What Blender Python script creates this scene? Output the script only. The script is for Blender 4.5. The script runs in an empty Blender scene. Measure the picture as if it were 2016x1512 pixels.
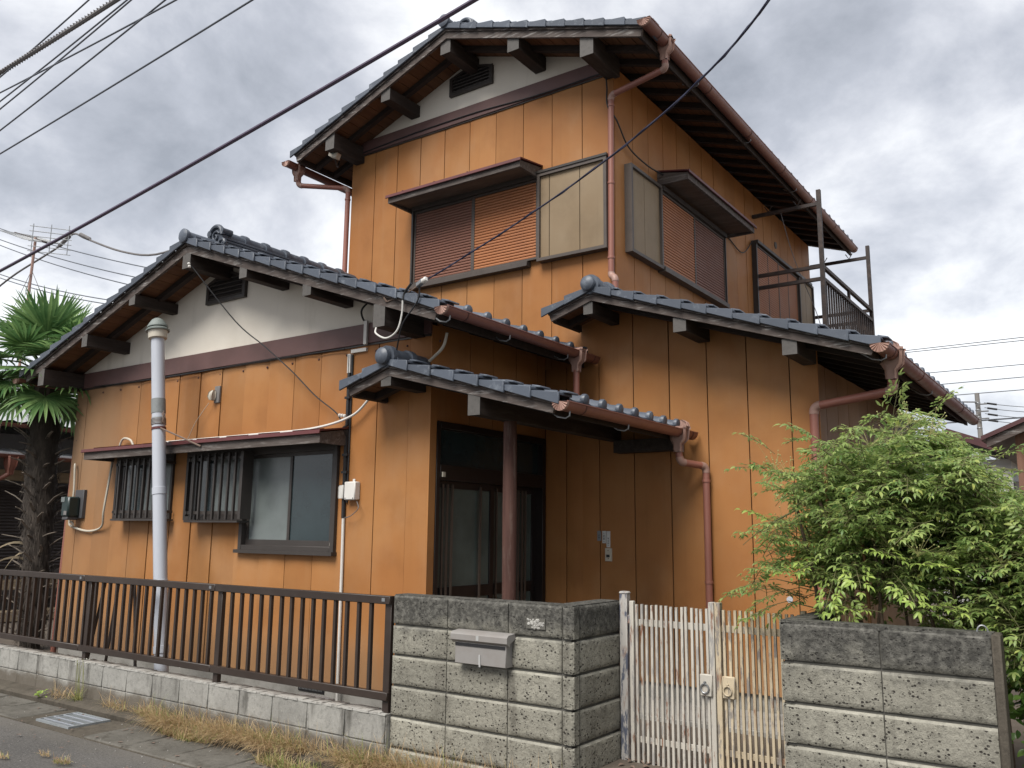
import bpy, bmesh, math, random
from mathutils import Vector, Matrix, noise
PI = math.pi
rnd = random.Random(7)
scn = bpy.context.scene
COL = scn.collection

# ------------------------------------------------------------------ camera, sky, sun, exposure
EYE = Vector((0.0, 0.0, 1.62))
YAW, PITCH, ROLL = -0.613160, 0.170346, 0.010091
cy, sy = math.cos(YAW), math.sin(YAW)
fwd = Vector((sy * math.cos(PITCH), cy * math.cos(PITCH), math.sin(PITCH)))
rgt0 = Vector((cy, -sy, 0))
up0 = rgt0.cross(fwd)
rgt = rgt0 * math.cos(ROLL) + up0 * math.sin(ROLL)
upv = -rgt0 * math.sin(ROLL) + up0 * math.cos(ROLL)
cam_data = bpy.data.cameras.new('camera')
cam_data.sensor_fit = 'HORIZONTAL'
cam_data.sensor_width = 36.0
cam_data.lens = 1689.8 / 2016 * 36.0
cam_data.clip_start = 0.05
cam_data.clip_end = 2000
cam = bpy.data.objects.new('camera', cam_data)
COL.objects.link(cam)
mw = Matrix((rgt, upv, -fwd)).transposed().to_4x4()
mw.translation = EYE
cam.matrix_world = mw
scn.camera = cam

SUN_DIR = Vector((0.0, -0.78, 0.95)).normalized()
world = bpy.data.worlds.new('World')
scn.world = world
world.use_nodes = True
nt = world.node_tree
nt.nodes.clear()
def WN(t, **k):
    n = nt.nodes.new(t)
    for a, b in k.items(): setattr(n, a, b)
    return n
def wmath(op, a, b=None):
    n = WN('ShaderNodeMath', operation=op)
    for i, v in enumerate((a, b)):
        if v is None: continue
        if isinstance(v, (int, float)): n.inputs[i].default_value = v
        else: nt.links.new(v, n.inputs[i])
    return n.outputs[0]
w_out = WN('ShaderNodeOutputWorld'); w_bg = WN('ShaderNodeBackground')
w_bg.inputs['Strength'].default_value = 0.10
w_sky = WN('ShaderNodeTexSky', sky_type='NISHITA')
w_sky.sun_disc = False
w_sky.sun_elevation = math.asin(SUN_DIR.z)
w_sky.sun_rotation = math.atan2(SUN_DIR.x, SUN_DIR.y)
w_tc = WN('ShaderNodeTexCoord')
w_sep = WN('ShaderNodeSeparateXYZ'); nt.links.new(w_tc.outputs['Generated'], w_sep.inputs[0])
den = wmath('ADD', wmath('MAXIMUM', w_sep.outputs[2], 0.0), 0.50)
w_cmb = WN('ShaderNodeCombineXYZ')
nt.links.new(wmath('DIVIDE', w_sep.outputs[0], den), w_cmb.inputs[0])
nt.links.new(wmath('DIVIDE', w_sep.outputs[1], den), w_cmb.inputs[1])
w_cmb.inputs[2].default_value = 3.7
def wnoise(scale, detail, rough, dist, off):
    m = WN('ShaderNodeMapping'); m.inputs['Location'].default_value = off
    nt.links.new(w_cmb.outputs[0], m.inputs[0])
    n = WN('ShaderNodeTexNoise'); n.inputs['Scale'].default_value = scale
    n.inputs['Detail'].default_value = detail; n.inputs['Roughness'].default_value = rough
    n.inputs['Distortion'].default_value = dist
    nt.links.new(m.outputs[0], n.inputs['Vector'])
    return n.outputs['Fac']
big = wnoise(1.9, 3, 0.5, 0.25, (19.9531, 19.9138, 4.2011))
mid = wnoise(4.6, 9, 0.58, 0.15, (14.1562, 6.3055, 1.1483))
w_mix = wmath('ADD', wmath('MULTIPLY', big, 0.52), wmath('MULTIPLY', mid, 0.48))
w_ramp = WN('ShaderNodeValToRGB'); nt.links.new(w_mix, w_ramp.inputs[0])
els = w_ramp.color_ramp.elements
els[0].position = 0.36; els[0].color = (0.33, 0.35, 0.39, 1)
els[1].position = 0.64; els[1].color = (1.05, 1.06, 1.07, 1)
e = els.new(0.44); e.color = (0.47, 0.49, 0.54, 1)
e = els.new(0.50); e.color = (0.64, 0.655, 0.70, 1)
e = els.new(0.56); e.color = (0.86, 0.87, 0.89, 1)
w_gain = WN('ShaderNodeVectorMath', operation='SCALE'); w_gain.inputs[3].default_value = 3.3
nt.links.new(w_ramp.outputs[0], w_gain.inputs[0])
w_mx = WN('ShaderNodeMix', data_type='RGBA'); w_mx.inputs[0].default_value = 0.95
nt.links.new(w_sky.outputs[0], w_mx.inputs[6]); nt.links.new(w_gain.outputs[0], w_mx.inputs[7])
nt.links.new(w_mx.outputs[2], w_bg.inputs['Color'])
nt.links.new(w_bg.outputs[0], w_out.inputs[0])

sun_d = bpy.data.lights.new('sun', 'SUN')
sun_d.energy = 1.5
sun_d.angle = math.radians(32)
sun_d.color = (1.0, 0.96, 0.90)
sun = bpy.data.objects.new('sun', sun_d)
COL.objects.link(sun)
sun.rotation_euler = SUN_DIR.to_track_quat('Z', 'Y').to_euler()
sun.location = (4, -6, 12)

vs = scn.view_settings
vs.view_transform = 'Standard'; vs.look = 'None'; vs.gamma = 1.0
vs.use_curve_mapping = False
vs.exposure = 1.85

# ------------------------------------------------------------------ materials
def mk(name):
    m = bpy.data.materials.new(name); m.use_nodes = True
    t = m.node_tree; t.nodes.clear()
    out = t.nodes.new('ShaderNodeOutputMaterial'); b = t.nodes.new('ShaderNodeBsdfPrincipled')
    t.links.new(b.outputs[0], out.inputs[0])
    return m, t, b, out
class NT:
    def __init__(s, t):
        s.t = t
        s.geo = t.nodes.new('ShaderNodeNewGeometry'); s.oi = t.nodes.new('ShaderNodeObjectInfo')
        s.pos = s.geo.outputs['Position']
        s.sep = t.nodes.new('ShaderNodeSeparateXYZ'); t.links.new(s.pos, s.sep.inputs[0])
    def put(s, sock, v):
        if isinstance(v, (int, float)): sock.default_value = v
        elif isinstance(v, tuple): sock.default_value = v if len(v) == 4 or sock.type == 'VECTOR' else (*v, 1)
        else: s.t.links.new(v, sock)
    def math(s, op, a, b=0.0, c=0.0, clamp=False):
        n = s.t.nodes.new('ShaderNodeMath'); n.operation = op; n.use_clamp = clamp
        for i, v in enumerate((a, b, c)): s.put(n.inputs[i], v)
        return n.outputs[0]
    def noise(s, scale, detail=4, rough=0.55, sc=(1, 1, 1), vec=None, dist=0.0, rnd_off=False):
        m = s.t.nodes.new('ShaderNodeMapping'); m.inputs['Scale'].default_value = sc
        s.t.links.new(vec or s.pos, m.inputs[0])
        if rnd_off:
            c = s.t.nodes.new('ShaderNodeCombineXYZ')
            v = s.math('MULTIPLY', s.strip() if rnd_off == 2 else s.oi.outputs['Random'], 37.0)
            for i in range(3): s.t.links.new(v, c.inputs[i])
            s.t.links.new(c.outputs[0], m.inputs['Location'])
        n = s.t.nodes.new('ShaderNodeTexNoise')
        n.inputs['Scale'].default_value = scale; n.inputs['Detail'].default_value = detail
        n.inputs['Roughness'].default_value = rough; n.inputs['Distortion'].default_value = dist
        s.t.links.new(m.outputs[0], n.inputs['Vector'])
        return n.outputs['Fac']
    def voro(s, scale, rand=1.0, sc=(1, 1, 1)):
        m = s.t.nodes.new('ShaderNodeMapping'); m.inputs['Scale'].default_value = sc
        s.t.links.new(s.pos, m.inputs[0])
        n = s.t.nodes.new('ShaderNodeTexVoronoi'); n.inputs['Scale'].default_value = scale
        n.inputs['Randomness'].default_value = rand
        s.t.links.new(m.outputs[0], n.inputs['Vector'])
        return n.outputs['Distance'], n.outputs['Color']
    def ramp(s, f, stops):
        n = s.t.nodes.new('ShaderNodeValToRGB'); s.put(n.inputs[0], f)
        e = n.color_ramp.elements
        while len(e) > 1: e.remove(e[-1])
        for i, (p, c) in enumerate(stops):
            c = (c, c, c, 1) if isinstance(c, (int, float)) else (*c, 1)
            if i == 0: e[0].position = p; e[0].color = c
            else: q = e.new(p); q.color = c
        return n.outputs[0]
    def mix(s, f, a, b, mode='MIX'):
        n = s.t.nodes.new('ShaderNodeMix'); n.data_type = 'RGBA'; n.blend_type = mode
        s.put(n.inputs[0], f); s.put(n.inputs[6], a); s.put(n.inputs[7], b)
        return n.outputs[2]
    def sstep(s, v, a, b):
        n = s.t.nodes.new('ShaderNodeMapRange'); n.interpolation_type = 'SMOOTHSTEP'
        s.put(n.inputs[0], v); n.inputs[1].default_value = a; n.inputs[2].default_value = b
        return n.outputs[0]
    def bump(s, h, strength, dist, prev=None):
        n = s.t.nodes.new('ShaderNodeBump'); n.inputs['Strength'].default_value = strength
        n.inputs['Distance'].default_value = dist; s.put(n.inputs['Height'], h)
        if prev is not None: s.t.links.new(prev, n.inputs['Normal'])
        return n.outputs[0]
    def strip(s):
        q = s.t.nodes.new('ShaderNodeSeparateColor'); s.t.links.new(s.oi.outputs['Color'], q.inputs[0]); return q.outputs[0]
    def vary(s, col, amt, rndsock=None):
        r = rndsock or s.oi.outputs['Random']
        h = s.t.nodes.new('ShaderNodeHueSaturation')
        s.put(h.inputs['Value'], s.math('MULTIPLY_ADD', r, 2 * amt, 1 - amt)); s.put(h.inputs['Color'], col)
        return h.outputs[0]

def siding_mat(name, ca, cb, fade, soot_shade=False, grime=0.20):
    m, t, b, o = mk(name); N = NT(t)
    n1 = N.noise(0.9, 3, 0.5)
    col = N.mix(N.sstep(n1, 0.35, 0.65), ca, cb)
    col = N.vary(col, 0.08, N.strip())
    # sun fading and thin chalky streaks that run down the sheet
    st = N.noise(1.0, 5, 0.6, (7, 7, 0.35), rnd_off=2)
    col = N.mix(N.math('MULTIPLY', N.sstep(st, 0.54, 0.80), 0.20), col, fade)
    bl = N.noise(2.1, 5, 0.6, rnd_off=2)
    col = N.mix(N.math('MULTIPLY', N.sstep(bl, 0.46, 0.72), 0.32), col, tuple(0.62 * c for c in ca))
    b2 = N.noise(1.5, 4, 0.55, (1, 1, 0.7))
    col = N.mix(N.math('MULTIPLY', N.sstep(b2, 0.48, 0.70), 0.28), col, fade)
    dk = N.noise(1.0, 6, 0.64, (15, 15, 0.4), rnd_off=2)
    col = N.mix(N.math('MULTIPLY', N.sstep(dk, 0.55, 0.8), grime), col, tuple(c * 0.45 for c in ca))
    sp = N.noise(60, 3, 0.6)
    col = N.mix(N.math('MULTIPLY', N.sstep(sp, 0.66, 0.76), 0.25), col, tuple(c * 0.5 for c in ca))
    ft_ = N.math('ADD', N.sep.outputs[2], N.math('MULTIPLY_ADD', N.noise(3.0, 6, 0.65, (1, 1, 0.5)), 0.9, -0.45))
    col = N.mix(N.math('MULTIPLY', N.sstep(ft_, 0.95, 0.45), 0.5), col, (0.36, 0.235, 0.135))
    if soot_shade:  # soot and palm shade painted grey-brown towards the left end and top
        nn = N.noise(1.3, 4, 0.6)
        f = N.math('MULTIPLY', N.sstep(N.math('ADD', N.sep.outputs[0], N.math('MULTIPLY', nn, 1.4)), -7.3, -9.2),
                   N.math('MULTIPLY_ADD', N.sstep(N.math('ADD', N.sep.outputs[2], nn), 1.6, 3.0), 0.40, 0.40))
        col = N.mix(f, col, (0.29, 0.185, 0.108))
    b.inputs['Base Color'].default_value = (1, 1, 1, 1); t.links.new(col, b.inputs['Base Color'])
    N.put(b.inputs['Roughness'], N.math('MULTIPLY_ADD', N.noise(3, 4), 0.25, 0.42))
    b.inputs['Specular IOR Level'].default_value = 0.2
    gr = N.noise(1.0, 2, 0.5, (40, 40, 260))
    bn = N.bump(gr, 0.22, 0.0015)
    bn = N.bump(N.noise(2.2, 2, 0.5, (1, 1, 0.6), rnd_off=2), 0.5, 0.012, bn)
    t.links.new(bn, b.inputs['Normal'])
    return m
def plain(name, c, rough=0.6, var=0.05, nscale=6, namt=0.25, c2=None, bump=0.0, bscale=80, metal=0.0, sc=(1, 1, 1), spec=0.4, lo=0.42, hi=0.7):
    m, t, b, o = mk(name); N = NT(t)
    c2 = c2 or tuple(x * 0.55 for x in c)
    col = N.vary(N.mix(N.math('MULTIPLY', N.sstep(N.noise(nscale, 6, 0.6, sc), lo, hi), namt), c, c2), var)
    t.links.new(col, b.inputs['Base Color'])
    N.put(b.inputs['Roughness'], N.math('MULTIPLY_ADD', N.noise(nscale * 2.3, 4), 0.3, rough - 0.15))
    b.inputs['Metallic'].default_value = metal
    b.inputs['Specular IOR Level'].default_value = spec
    if bump: t.links.new(N.bump(N.noise(bscale, 4, 0.6, sc), bump, 0.004), b.inputs['Normal'])
    return m
def wood_mat(name, ca, cb, worn, wamt, sc=(3, 3, 30), lo=0.5, hi=0.7):
    m, t, b, o = mk(name); N = NT(t)
    g = N.noise(1.0, 5, 0.65, sc)
    col = N.mix(N.sstep(g, 0.3, 0.7), ca, cb)
    w = N.noise(1.6, 6, 0.7, tuple(x * 0.7 + 1.2 for x in sc))
    col = N.mix(N.math('MULTIPLY', N.sstep(w, lo, hi), wamt), col, worn)
    t.links.new(N.vary(col, 0.10), b.inputs['Base Color'])
    b.inputs['Roughness'].default_value = 0.75
    b.inputs['Specular IOR Level'].default_value = 0.25
    t.links.new(N.bump(g, 0.4, 0.003), b.inputs['Normal'])
    return m
def block_mat(name, base, pits=True, moss_z=None, stain=0.3, stainc=(0.09, 0.085, 0.07), rough_bump=1.0, foot=None):
    m, t, b, o = mk(name); N = NT(t)
    col = N.vary(N.mix(N.sstep(N.noise(2.5, 5, 0.6), 0.35, 0.65), base, tuple(x * 0.78 for x in base)), 0.11)
    col = N.mix(N.math('MULTIPLY', N.sstep(N.noise(34, 7, 0.78), 0.46, 0.68), 0.6), col, tuple(x * 0.42 for x in base))
    col = N.mix(N.math('MULTIPLY', N.sstep(N.noise(90, 4, 0.7), 0.56, 0.72), 0.5), col, tuple(min(1, x * 1.5) for x in base))
    st = N.noise(1.0, 6, 0.65, (7, 7, 1.2))
    col = N.mix(N.math('MULTIPLY', N.sstep(st, 0.5, 0.72), stain), col, stainc)
    if foot:
        ff = N.math('ADD', N.sep.outputs[2], N.math('MULTIPLY_ADD', N.noise(4, 6, 0.7, (1, 1, 1.6)), 0.22, -0.11))
        col = N.mix(N.math('MULTIPLY', N.sstep(ff, foot + 0.05, foot - 0.05), 0.8), col, (0.105, 0.085, 0.062))
    h = N.noise(38, 8, 0.72)
    bn = N.bump(h, 0.7 * rough_bump, 0.012)
    if pits:
        d, _ = N.voro(33, 1.0, (1, 1, 1.25)); d2, _ = N.voro(66, 1.0, (1, 1, 1.2))
        k = N.noise(9, 3, 0.6)
        p1 = N.math('MULTIPLY', N.sstep(d, 0.27, 0.17), N.sstep(k, 0.42, 0.50))
        p2 = N.math('MULTIPLY', N.sstep(d2, 0.26, 0.16), N.sstep(N.noise(17, 3, 0.6), 0.47, 0.56))
        p = N.math('MAXIMUM', p1, p2)
        col = N.mix(N.math('MULTIPLY', p, 0.92), col, (0.035, 0.03, 0.028))
        bn = N.bump(N.math('MULTIPLY', p, -1.0), 0.8, 0.012, bn)
    if moss_z is not None:
        f = N.sstep(N.math('ADD', N.sep.outputs[2], N.math('MULTIPLY_ADD', N.noise(6, 7, 0.7), 0.42, -0.21)), moss_z - 0.10, moss_z + 0.09)
        mo = N.mix(N.sstep(N.noise(30, 6, 0.7), 0.4, 0.66), (0.048, 0.047, 0.044), (0.15, 0.145, 0.13))
        col = N.mix(N.math('MULTIPLY', f, 0.9), col, mo)
    t.links.new(col, b.inputs['Base Color']); b.inputs['Roughness'].default_value = 0.92
    b.inputs['Specular IOR Level'].default_value = 0.15
    t.links.new(bn, b.inputs['Normal'])
    return m
def leaf_mat(name, dark, lightc, tr=0.35, rough=0.42, gain=(0.0, 1.0), yellow=None):
    m, t, b, o = mk(name); N = NT(t)
    r = N.geo.outputs['Random Per Island']
    col = N.ramp(r, [(0.0, dark), (0.55, tuple((a + c) / 2 for a, c in zip(dark, lightc))), (0.9, lightc), (1.0, yellow or lightc)])
    cl = N.noise(4.5, 3, 0.6)
    col = N.mix(N.math('MULTIPLY', N.sstep(cl, 0.42, 0.62), 0.75), col, N.mix(0.5, lightc, col))
    t.links.new(col, b.inputs['Base Color']); b.inputs['Roughness'].default_value = rough
    b.inputs['Specular IOR Level'].default_value = 0.4
    tb = t.nodes.new('ShaderNodeBsdfTranslucent'); t.links.new(col, tb.inputs[0])
    mx = t.nodes.new('ShaderNodeMixShader'); mx.inputs[0].default_value = tr
    t.links.new(b.outputs[0], mx.inputs[1]); t.links.new(tb.outputs[0], mx.inputs[2]); t.links.new(mx.outputs[0], o.inputs[0])
    return m
def glass_mat(name, c, rough):
    m, t, b, o = mk(name); N = NT(t)
    t.links.new(N.mix(N.sstep(N.noise(3, 4), 0.35, 0.7), c, tuple(x * 0.7 for x in c)), b.inputs['Base Color'])
    b.inputs['Roughness'].default_value = rough; b.inputs['Specular IOR Level'].default_value = 0.7
    t.links.new(N.bump(N.noise(160, 3), 0.25, 0.001), b.inputs['Normal'])
    return m
def peel_mat(name, paint, rust=0.3, blue=0.35, th=0.53):
    m, t, b, o = mk(name); N = NT(t)
    col = N.vary(N.mix(N.noise(5, 4), paint, tuple(x * 0.82 for x in paint)), 0.10)
    a = N.noise(1.0, 7, 0.7, (22, 22, 5), rnd_off=True)
    col = N.mix(N.math('MULTIPLY', N.sstep(a, th, th + 0.07), blue), col, (0.05, 0.065, 0.11))
    r = N.noise(1.0, 7, 0.7, (30, 30, 6), rnd_off=True)
    col = N.mix(N.math('MULTIPLY', N.sstep(r, 0.535, 0.66), rust), col, (0.20, 0.075, 0.03))
    t.links.new(col, b.inputs['Base Color']); b.inputs['Roughness'].default_value = 0.6
    t.links.new(N.bump(a, 0.35, 0.002), b.inputs['Normal'])
    return m

M = {}
OR_A, OR_B = (0.395, 0.158, 0.042), (0.45, 0.202, 0.062)
M['siding'] = siding_mat('siding', OR_A, OR_B, (0.50, 0.295, 0.155))
M['siding_soot_shade'] = siding_mat('siding_soot_shade', OR_A, OR_B, (0.50, 0.295, 0.155), True)
M['siding_beige'] = siding_mat('siding_beige', (0.25, 0.178, 0.105), (0.30, 0.222, 0.138), (0.36, 0.29, 0.20))
M['siding_dull'] = siding_mat('siding_dull', (0.25, 0.135, 0.068), (0.30, 0.175, 0.09), (0.36, 0.25, 0.16))
M['core'] = plain('wall_core', (0.05, 0.026, 0.014), 0.9)
def plaster():
    m, t, b, o = mk('plaster'); N = NT(t)
    col = N.mix(N.math('MULTIPLY', N.sstep(N.noise(0.9, 6, 0.65), 0.42, 0.72), 0.35), (0.80, 0.745, 0.655), (0.56, 0.49, 0.395))
    col = N.mix(N.math('MULTIPLY', N.sstep(N.noise(1, 6, 0.65, (5, 5, 0.6)), 0.56, 0.8), 0.35), col, (0.36, 0.33, 0.27))
    t.links.new(col, b.inputs['Base Color']); b.inputs['Roughness'].default_value = 0.9
    t.links.new(N.bump(N.noise(70, 5, 0.7), 0.3, 0.004), b.inputs['Normal'])
    return m
M['plaster'] = plaster()
M['band'] = plain('band_brown', (0.135, 0.072, 0.066), 0.55, 0.04, 2.5, 0.5, (0.09, 0.05, 0.045))
M['barge'] = wood_mat('weathered_barge_board', (0.075, 0.058, 0.052), (0.11, 0.09, 0.08), (0.34, 0.325, 0.31), 0.7, (2.0, 34, 34), 0.53, 0.66)
M['beam'] = wood_mat('dark_beam', (0.030, 0.022, 0.018), (0.055, 0.042, 0.036), (0.12, 0.11, 0.10), 0.3, (20, 2, 20))
M['beam_end'] = plain('beam_end_grain', (0.115, 0.107, 0.10), 0.8, 0.15, 30, 0.4)
M['rafter'] = wood_mat('dark_rafter', (0.028, 0.02, 0.017), (0.045, 0.033, 0.028), (0.08, 0.07, 0.06), 0.3, (3, 20, 20))
M['soffit'] = wood_mat('soffit_board', (0.135, 0.064, 0.032), (0.19, 0.095, 0.048), (0.10, 0.05, 0.03), 0.5, (14, 1.5, 14), 0.45, 0.75)
M['deck'] = plain('roof_deck', (0.05, 0.035, 0.028), 0.9)
def tile_m():
    m, t, b, o = mk('glazed_roof_tile'); N = NT(t)
    col = N.vary(N.mix(N.noise(4, 5), (0.062, 0.074, 0.097), (0.095, 0.112, 0.142)), 0.22)
    col = N.mix(N.math('MULTIPLY', N.sstep(N.noise(9, 7, 0.7), 0.55, 0.68), 0.55), col, (0.21, 0.235, 0.27))
    col = N.mix(N.math('MULTIPLY', N.sstep(N.noise(26, 5, 0.7), 0.62, 0.75), 0.4), col, (0.035, 0.035, 0.032))
    t.links.new(col, b.inputs['Base Color'])
    N.put(b.inputs['Roughness'], N.math('MULTIPLY_ADD', N.noise(12, 4), 0.35, 0.28))
    b.inputs['Specular IOR Level'].default_value = 0.5
    t.links.new(N.bump(N.noise(30, 5, 0.6), 0.15, 0.004), b.inputs['Normal'])
    return m
M['tile'] = tile_m()
M['gutter'] = plain('gutter_brown', (0.215, 0.085, 0.062), 0.45, 0.06, 5, 0.45, (0.14, 0.055, 0.042), spec=0.5)
M['gutter_dark'] = plain('gutter_dark', (0.10, 0.042, 0.034), 0.6)
M['pvc_pink'] = plain('faded_pipe_fitting', (0.38, 0.235, 0.19), 0.5, 0.08, 8, 0.35, (0.30, 0.16, 0.125))
M['pipe'] = plain('downpipe_brown', (0.30, 0.118, 0.085), 0.45, 0.08, 3, 0.5, (0.20, 0.08, 0.06), sc=(1, 1, 0.4), spec=0.5)
M['steel'] = plain('grey_steel', (0.32, 0.33, 0.34), 0.4, 0.05, 10, 0.3, metal=0.6)
M['alu_dark'] = plain('dark_window_frame', (0.045, 0.038, 0.034), 0.45, 0.05, 4, 0.4, (0.07, 0.06, 0.055))
M['alu_brown'] = plain('brown_shutter_frame', (0.085, 0.068, 0.058), 0.5, 0.05, 5, 0.5, (0.05, 0.04, 0.035))
M['shut_or'] = plain('orange_shutter', (0.40, 0.155, 0.06), 0.5, 0.05, 2.5, 0.45, (0.30, 0.115, 0.05))
M['shut_br'] = plain('brown_shutter', (0.20, 0.085, 0.055), 0.5, 0.05, 2.5, 0.45, (0.15, 0.065, 0.045))
M['red_tin'] = plain('red_tin', (0.115, 0.028, 0.028), 0.45, 0.06, 5, 0.4)
M['hoodwood'] = wood_mat('hood_fascia', (0.07, 0.055, 0.048), (0.12, 0.10, 0.09), (0.30, 0.28, 0.26), 0.55, (2, 25, 25))
M['hoodunder'] = wood_mat('hood_underside', (0.11, 0.08, 0.06), (0.17, 0.125, 0.095), (0.26, 0.21, 0.17), 0.4, (2, 12, 12))
M['glass_light'] = glass_mat('frosted_glass', (0.165, 0.19, 0.185), 0.3)
M['glass_dark'] = glass_mat('dark_glass', (0.028, 0.045, 0.05), 0.16)
M['glass_door'] = glass_mat('door_glass', (0.11, 0.14, 0.13), 0.18)
M['mailbox'] = plain('brushed_letterbox', (0.31, 0.295, 0.28), 0.45, 0.04, 7, 0.35, (0.25, 0.21, 0.185), metal=0.15)
M['fence'] = plain('bronze_fence', (0.036, 0.025, 0.020), 0.45, 0.06, 5, 0.5, (0.056, 0.042, 0.035))
M['concrete'] = block_mat('low_wall_concrete', (0.36, 0.352, 0.325), False, None, 0.8, (0.07, 0.066, 0.058), 0.4, foot=0.185)
M['mortar'] = plain('mortar', (0.42, 0.41, 0.38), 0.95, 0.0, 20, 0.7, (0.14, 0.13, 0.12), bump=0.5)
M['block'] = block_mat('split_face_block', (0.345, 0.33, 0.275), True, 0.985, 0.7, (0.13, 0.12, 0.10), 1.6)
M['block_edge'] = block_mat('cast_block_edge', (0.37, 0.355, 0.30), False, 0.985, 0.4, (0.14, 0.13, 0.11), 0.35)
M['joint'] = plain('dark_joint', (0.12, 0.115, 0.10), 0.95, 0.0, 12, 0.7, (0.05, 0.048, 0.042), bump=0.5)
M['found'] = plain('foundation_render', (0.34, 0.33, 0.305), 0.95, 0.0, 5, 0.6, (0.17, 0.16, 0.14), bump=0.4, bscale=60)
M['gate_w'] = peel_mat('peeling_white_gate', (0.55, 0.515, 0.45), 0.95, 0.35)
M['gate_p'] = peel_mat('peeling_gate_post', (0.50, 0.475, 0.44), 0.9, 0.9, 0.50)
M['gate_c'] = peel_mat('peeling_cream_gate', (0.57, 0.475, 0.33), 0.7, 0.6)
M['pvc'] = plain('pale_vent_pipe', (0.50, 0.525, 0.58), 0.4, 0.0, 3, 0.35, (0.38, 0.40, 0.45), sc=(1, 1, 0.4))
M['pvc_tape'] = plain('grey_tape', (0.23, 0.245, 0.245), 0.6, 0.0, 20, 0.5)
M['cap_green'] = plain('vent_cap', (0.22, 0.25, 0.235), 0.6, 0.0, 9, 0.5)
M['ivory'] = plain('ivory_plastic', (0.58, 0.53, 0.44), 0.5, 0.03, 9, 0.25)
M['white'] = plain('white_plastic', (0.70, 0.68, 0.64), 0.5, 0.03, 9, 0.2)
M['black'] = plain('black_rubber', (0.018, 0.018, 0.02), 0.5)
M['meter'] = plain('meter_green', (0.018, 0.035, 0.034), 0.35)
M['meterb'] = plain('meter_board', (0.08, 0.08, 0.085), 0.6)
M['cable_p'] = plain('purple_cable', (0.085, 0.060, 0.100), 0.45, 0.0, 3, 0.2)
M['cable_b'] = plain('blue_black_cable', (0.022, 0.024, 0.06), 0.45)
M['cable_g'] = plain('grey_line', (0.10, 0.11, 0.13), 0.6)
M['cable_gr'] = plain('greyed_cable', (0.16, 0.15, 0.15), 0.7, 0.0, 30, 0.5)
M['rope'] = plain('frayed_wire', (0.20, 0.14, 0.11), 0.8)
M['rust'] = plain('rusty_black_steel', (0.035, 0.026, 0.024), 0.65, 0.06, 12, 0.6, (0.11, 0.075, 0.06))
M['paper'] = plain('plate_white', (0.66, 0.66, 0.64), 0.5, 0.02)
M['tape'] = plain('old_tape', (0.40, 0.40, 0.39), 0.4)
M['ink'] = plain('plate_ink', (0.03, 0.03, 0.035), 0.7)
M['greyplate'] = plain('plate_grey', (0.26, 0.27, 0.28), 0.5)
M['scrape'] = plain('scraped_glue', (0.24, 0.21, 0.19), 0.9, 0.0, 60, 0.8, (0.13, 0.09, 0.07))
M['post'] = wood_mat('porch_post', (0.07, 0.032, 0.025), (0.115, 0.055, 0.042), (0.23, 0.17, 0.14), 0.45, (25, 25, 1.6))
M['door'] = plain('door_dark', (0.018, 0.012, 0.011), 0.4, 0.05, 5, 0.3)
M['doorbar'] = plain('door_bar', (0.10, 0.075, 0.06), 0.4, 0.05, 5, 0.3)
def asphalt():
    m, t, b, o = mk('asphalt'); N = NT(t)
    col = N.mix(N.sstep(N.noise(1.1, 5, 0.6), 0.35, 0.68), (0.095, 0.091, 0.086), (0.135, 0.128, 0.12))
    d, c = N.voro(150)
    sp = N.noise(170, 3, 0.7)
    col = N.mix(N.math('MULTIPLY', N.sstep(sp, 0.52, 0.68), 0.55), col, (0.24, 0.235, 0.225))
    col = N.mix(N.math('MULTIPLY', N.sstep(N.noise(140, 3, 0.7), 0.56, 0.7), 0.6), col, (0.03, 0.03, 0.03))
    # sandy dust lying along the gutter line
    g1 = N.noise(62, 2, 0.6)
    col = N.mix(N.math('MULTIPLY', N.sstep(g1, 0.52, 0.66), 0.6), col, (0.22, 0.21, 0.20))
    col = N.mix(N.math('MULTIPLY', N.sstep(N.noise(48, 2, 0.6), 0.55, 0.68), 0.6), col, (0.045, 0.043, 0.042))
    f = N.sstep(N.math('ADD', N.sep.outputs[1], N.math('MULTIPLY_ADD', N.noise(5, 6, 0.7), 0.5, -0.25)), 3.55, 3.92)
    col = N.mix(N.math('MULTIPLY', f, 0.45), col, (0.17, 0.155, 0.13))
    t.links.new(col, b.inputs['Base Color']); b.inputs['Roughness'].default_value = 0.9
    b.inputs['Specular IOR Level'].default_value = 0.25
    t.links.new(N.bump(N.math('ADD', sp, N.math('MULTIPLY', N.noise(60, 4), 0.6)), 0.9, 0.006), b.inputs['Normal'])
    return m
M['asphalt'] = asphalt()
M['slab'] = block_mat('gutter_slab', (0.165, 0.155, 0.135), False, None, 0.75, (0.06, 0.053, 0.043), 0.7)
M['kerb'] = block_mat('mossy_ledge', (0.115, 0.10, 0.08), False, None, 0.7, (0.05, 0.045, 0.036), 0.8)
M['soil'] = plain('yard_soil', (0.13, 0.105, 0.082), 0.95, 0.0, 3, 0.6, (0.075, 0.06, 0.047), bump=0.8, bscale=40)
M['sand'] = plain('bare_earth', (0.36, 0.28, 0.20), 0.95, 0.0, 3, 0.6, (0.24, 0.18, 0.125), bump=0.7, bscale=30)
M['galv'] = plain('galvanised_grate', (0.36, 0.39, 0.41), 0.45, 0.03, 14, 0.4, metal=0.35)
M['bark'] = plain('palm_fibre', (0.045, 0.036, 0.029), 0.95, 0.0, 18, 0.7, (0.10, 0.08, 0.065), bump=1.0, bscale=60, sc=(1, 1, 0.35))
M['palmstub'] = plain('dead_leaf_base', (0.24, 0.20, 0.16), 0.85, 0.0, 7, 0.8, (0.06, 0.048, 0.04))
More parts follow.
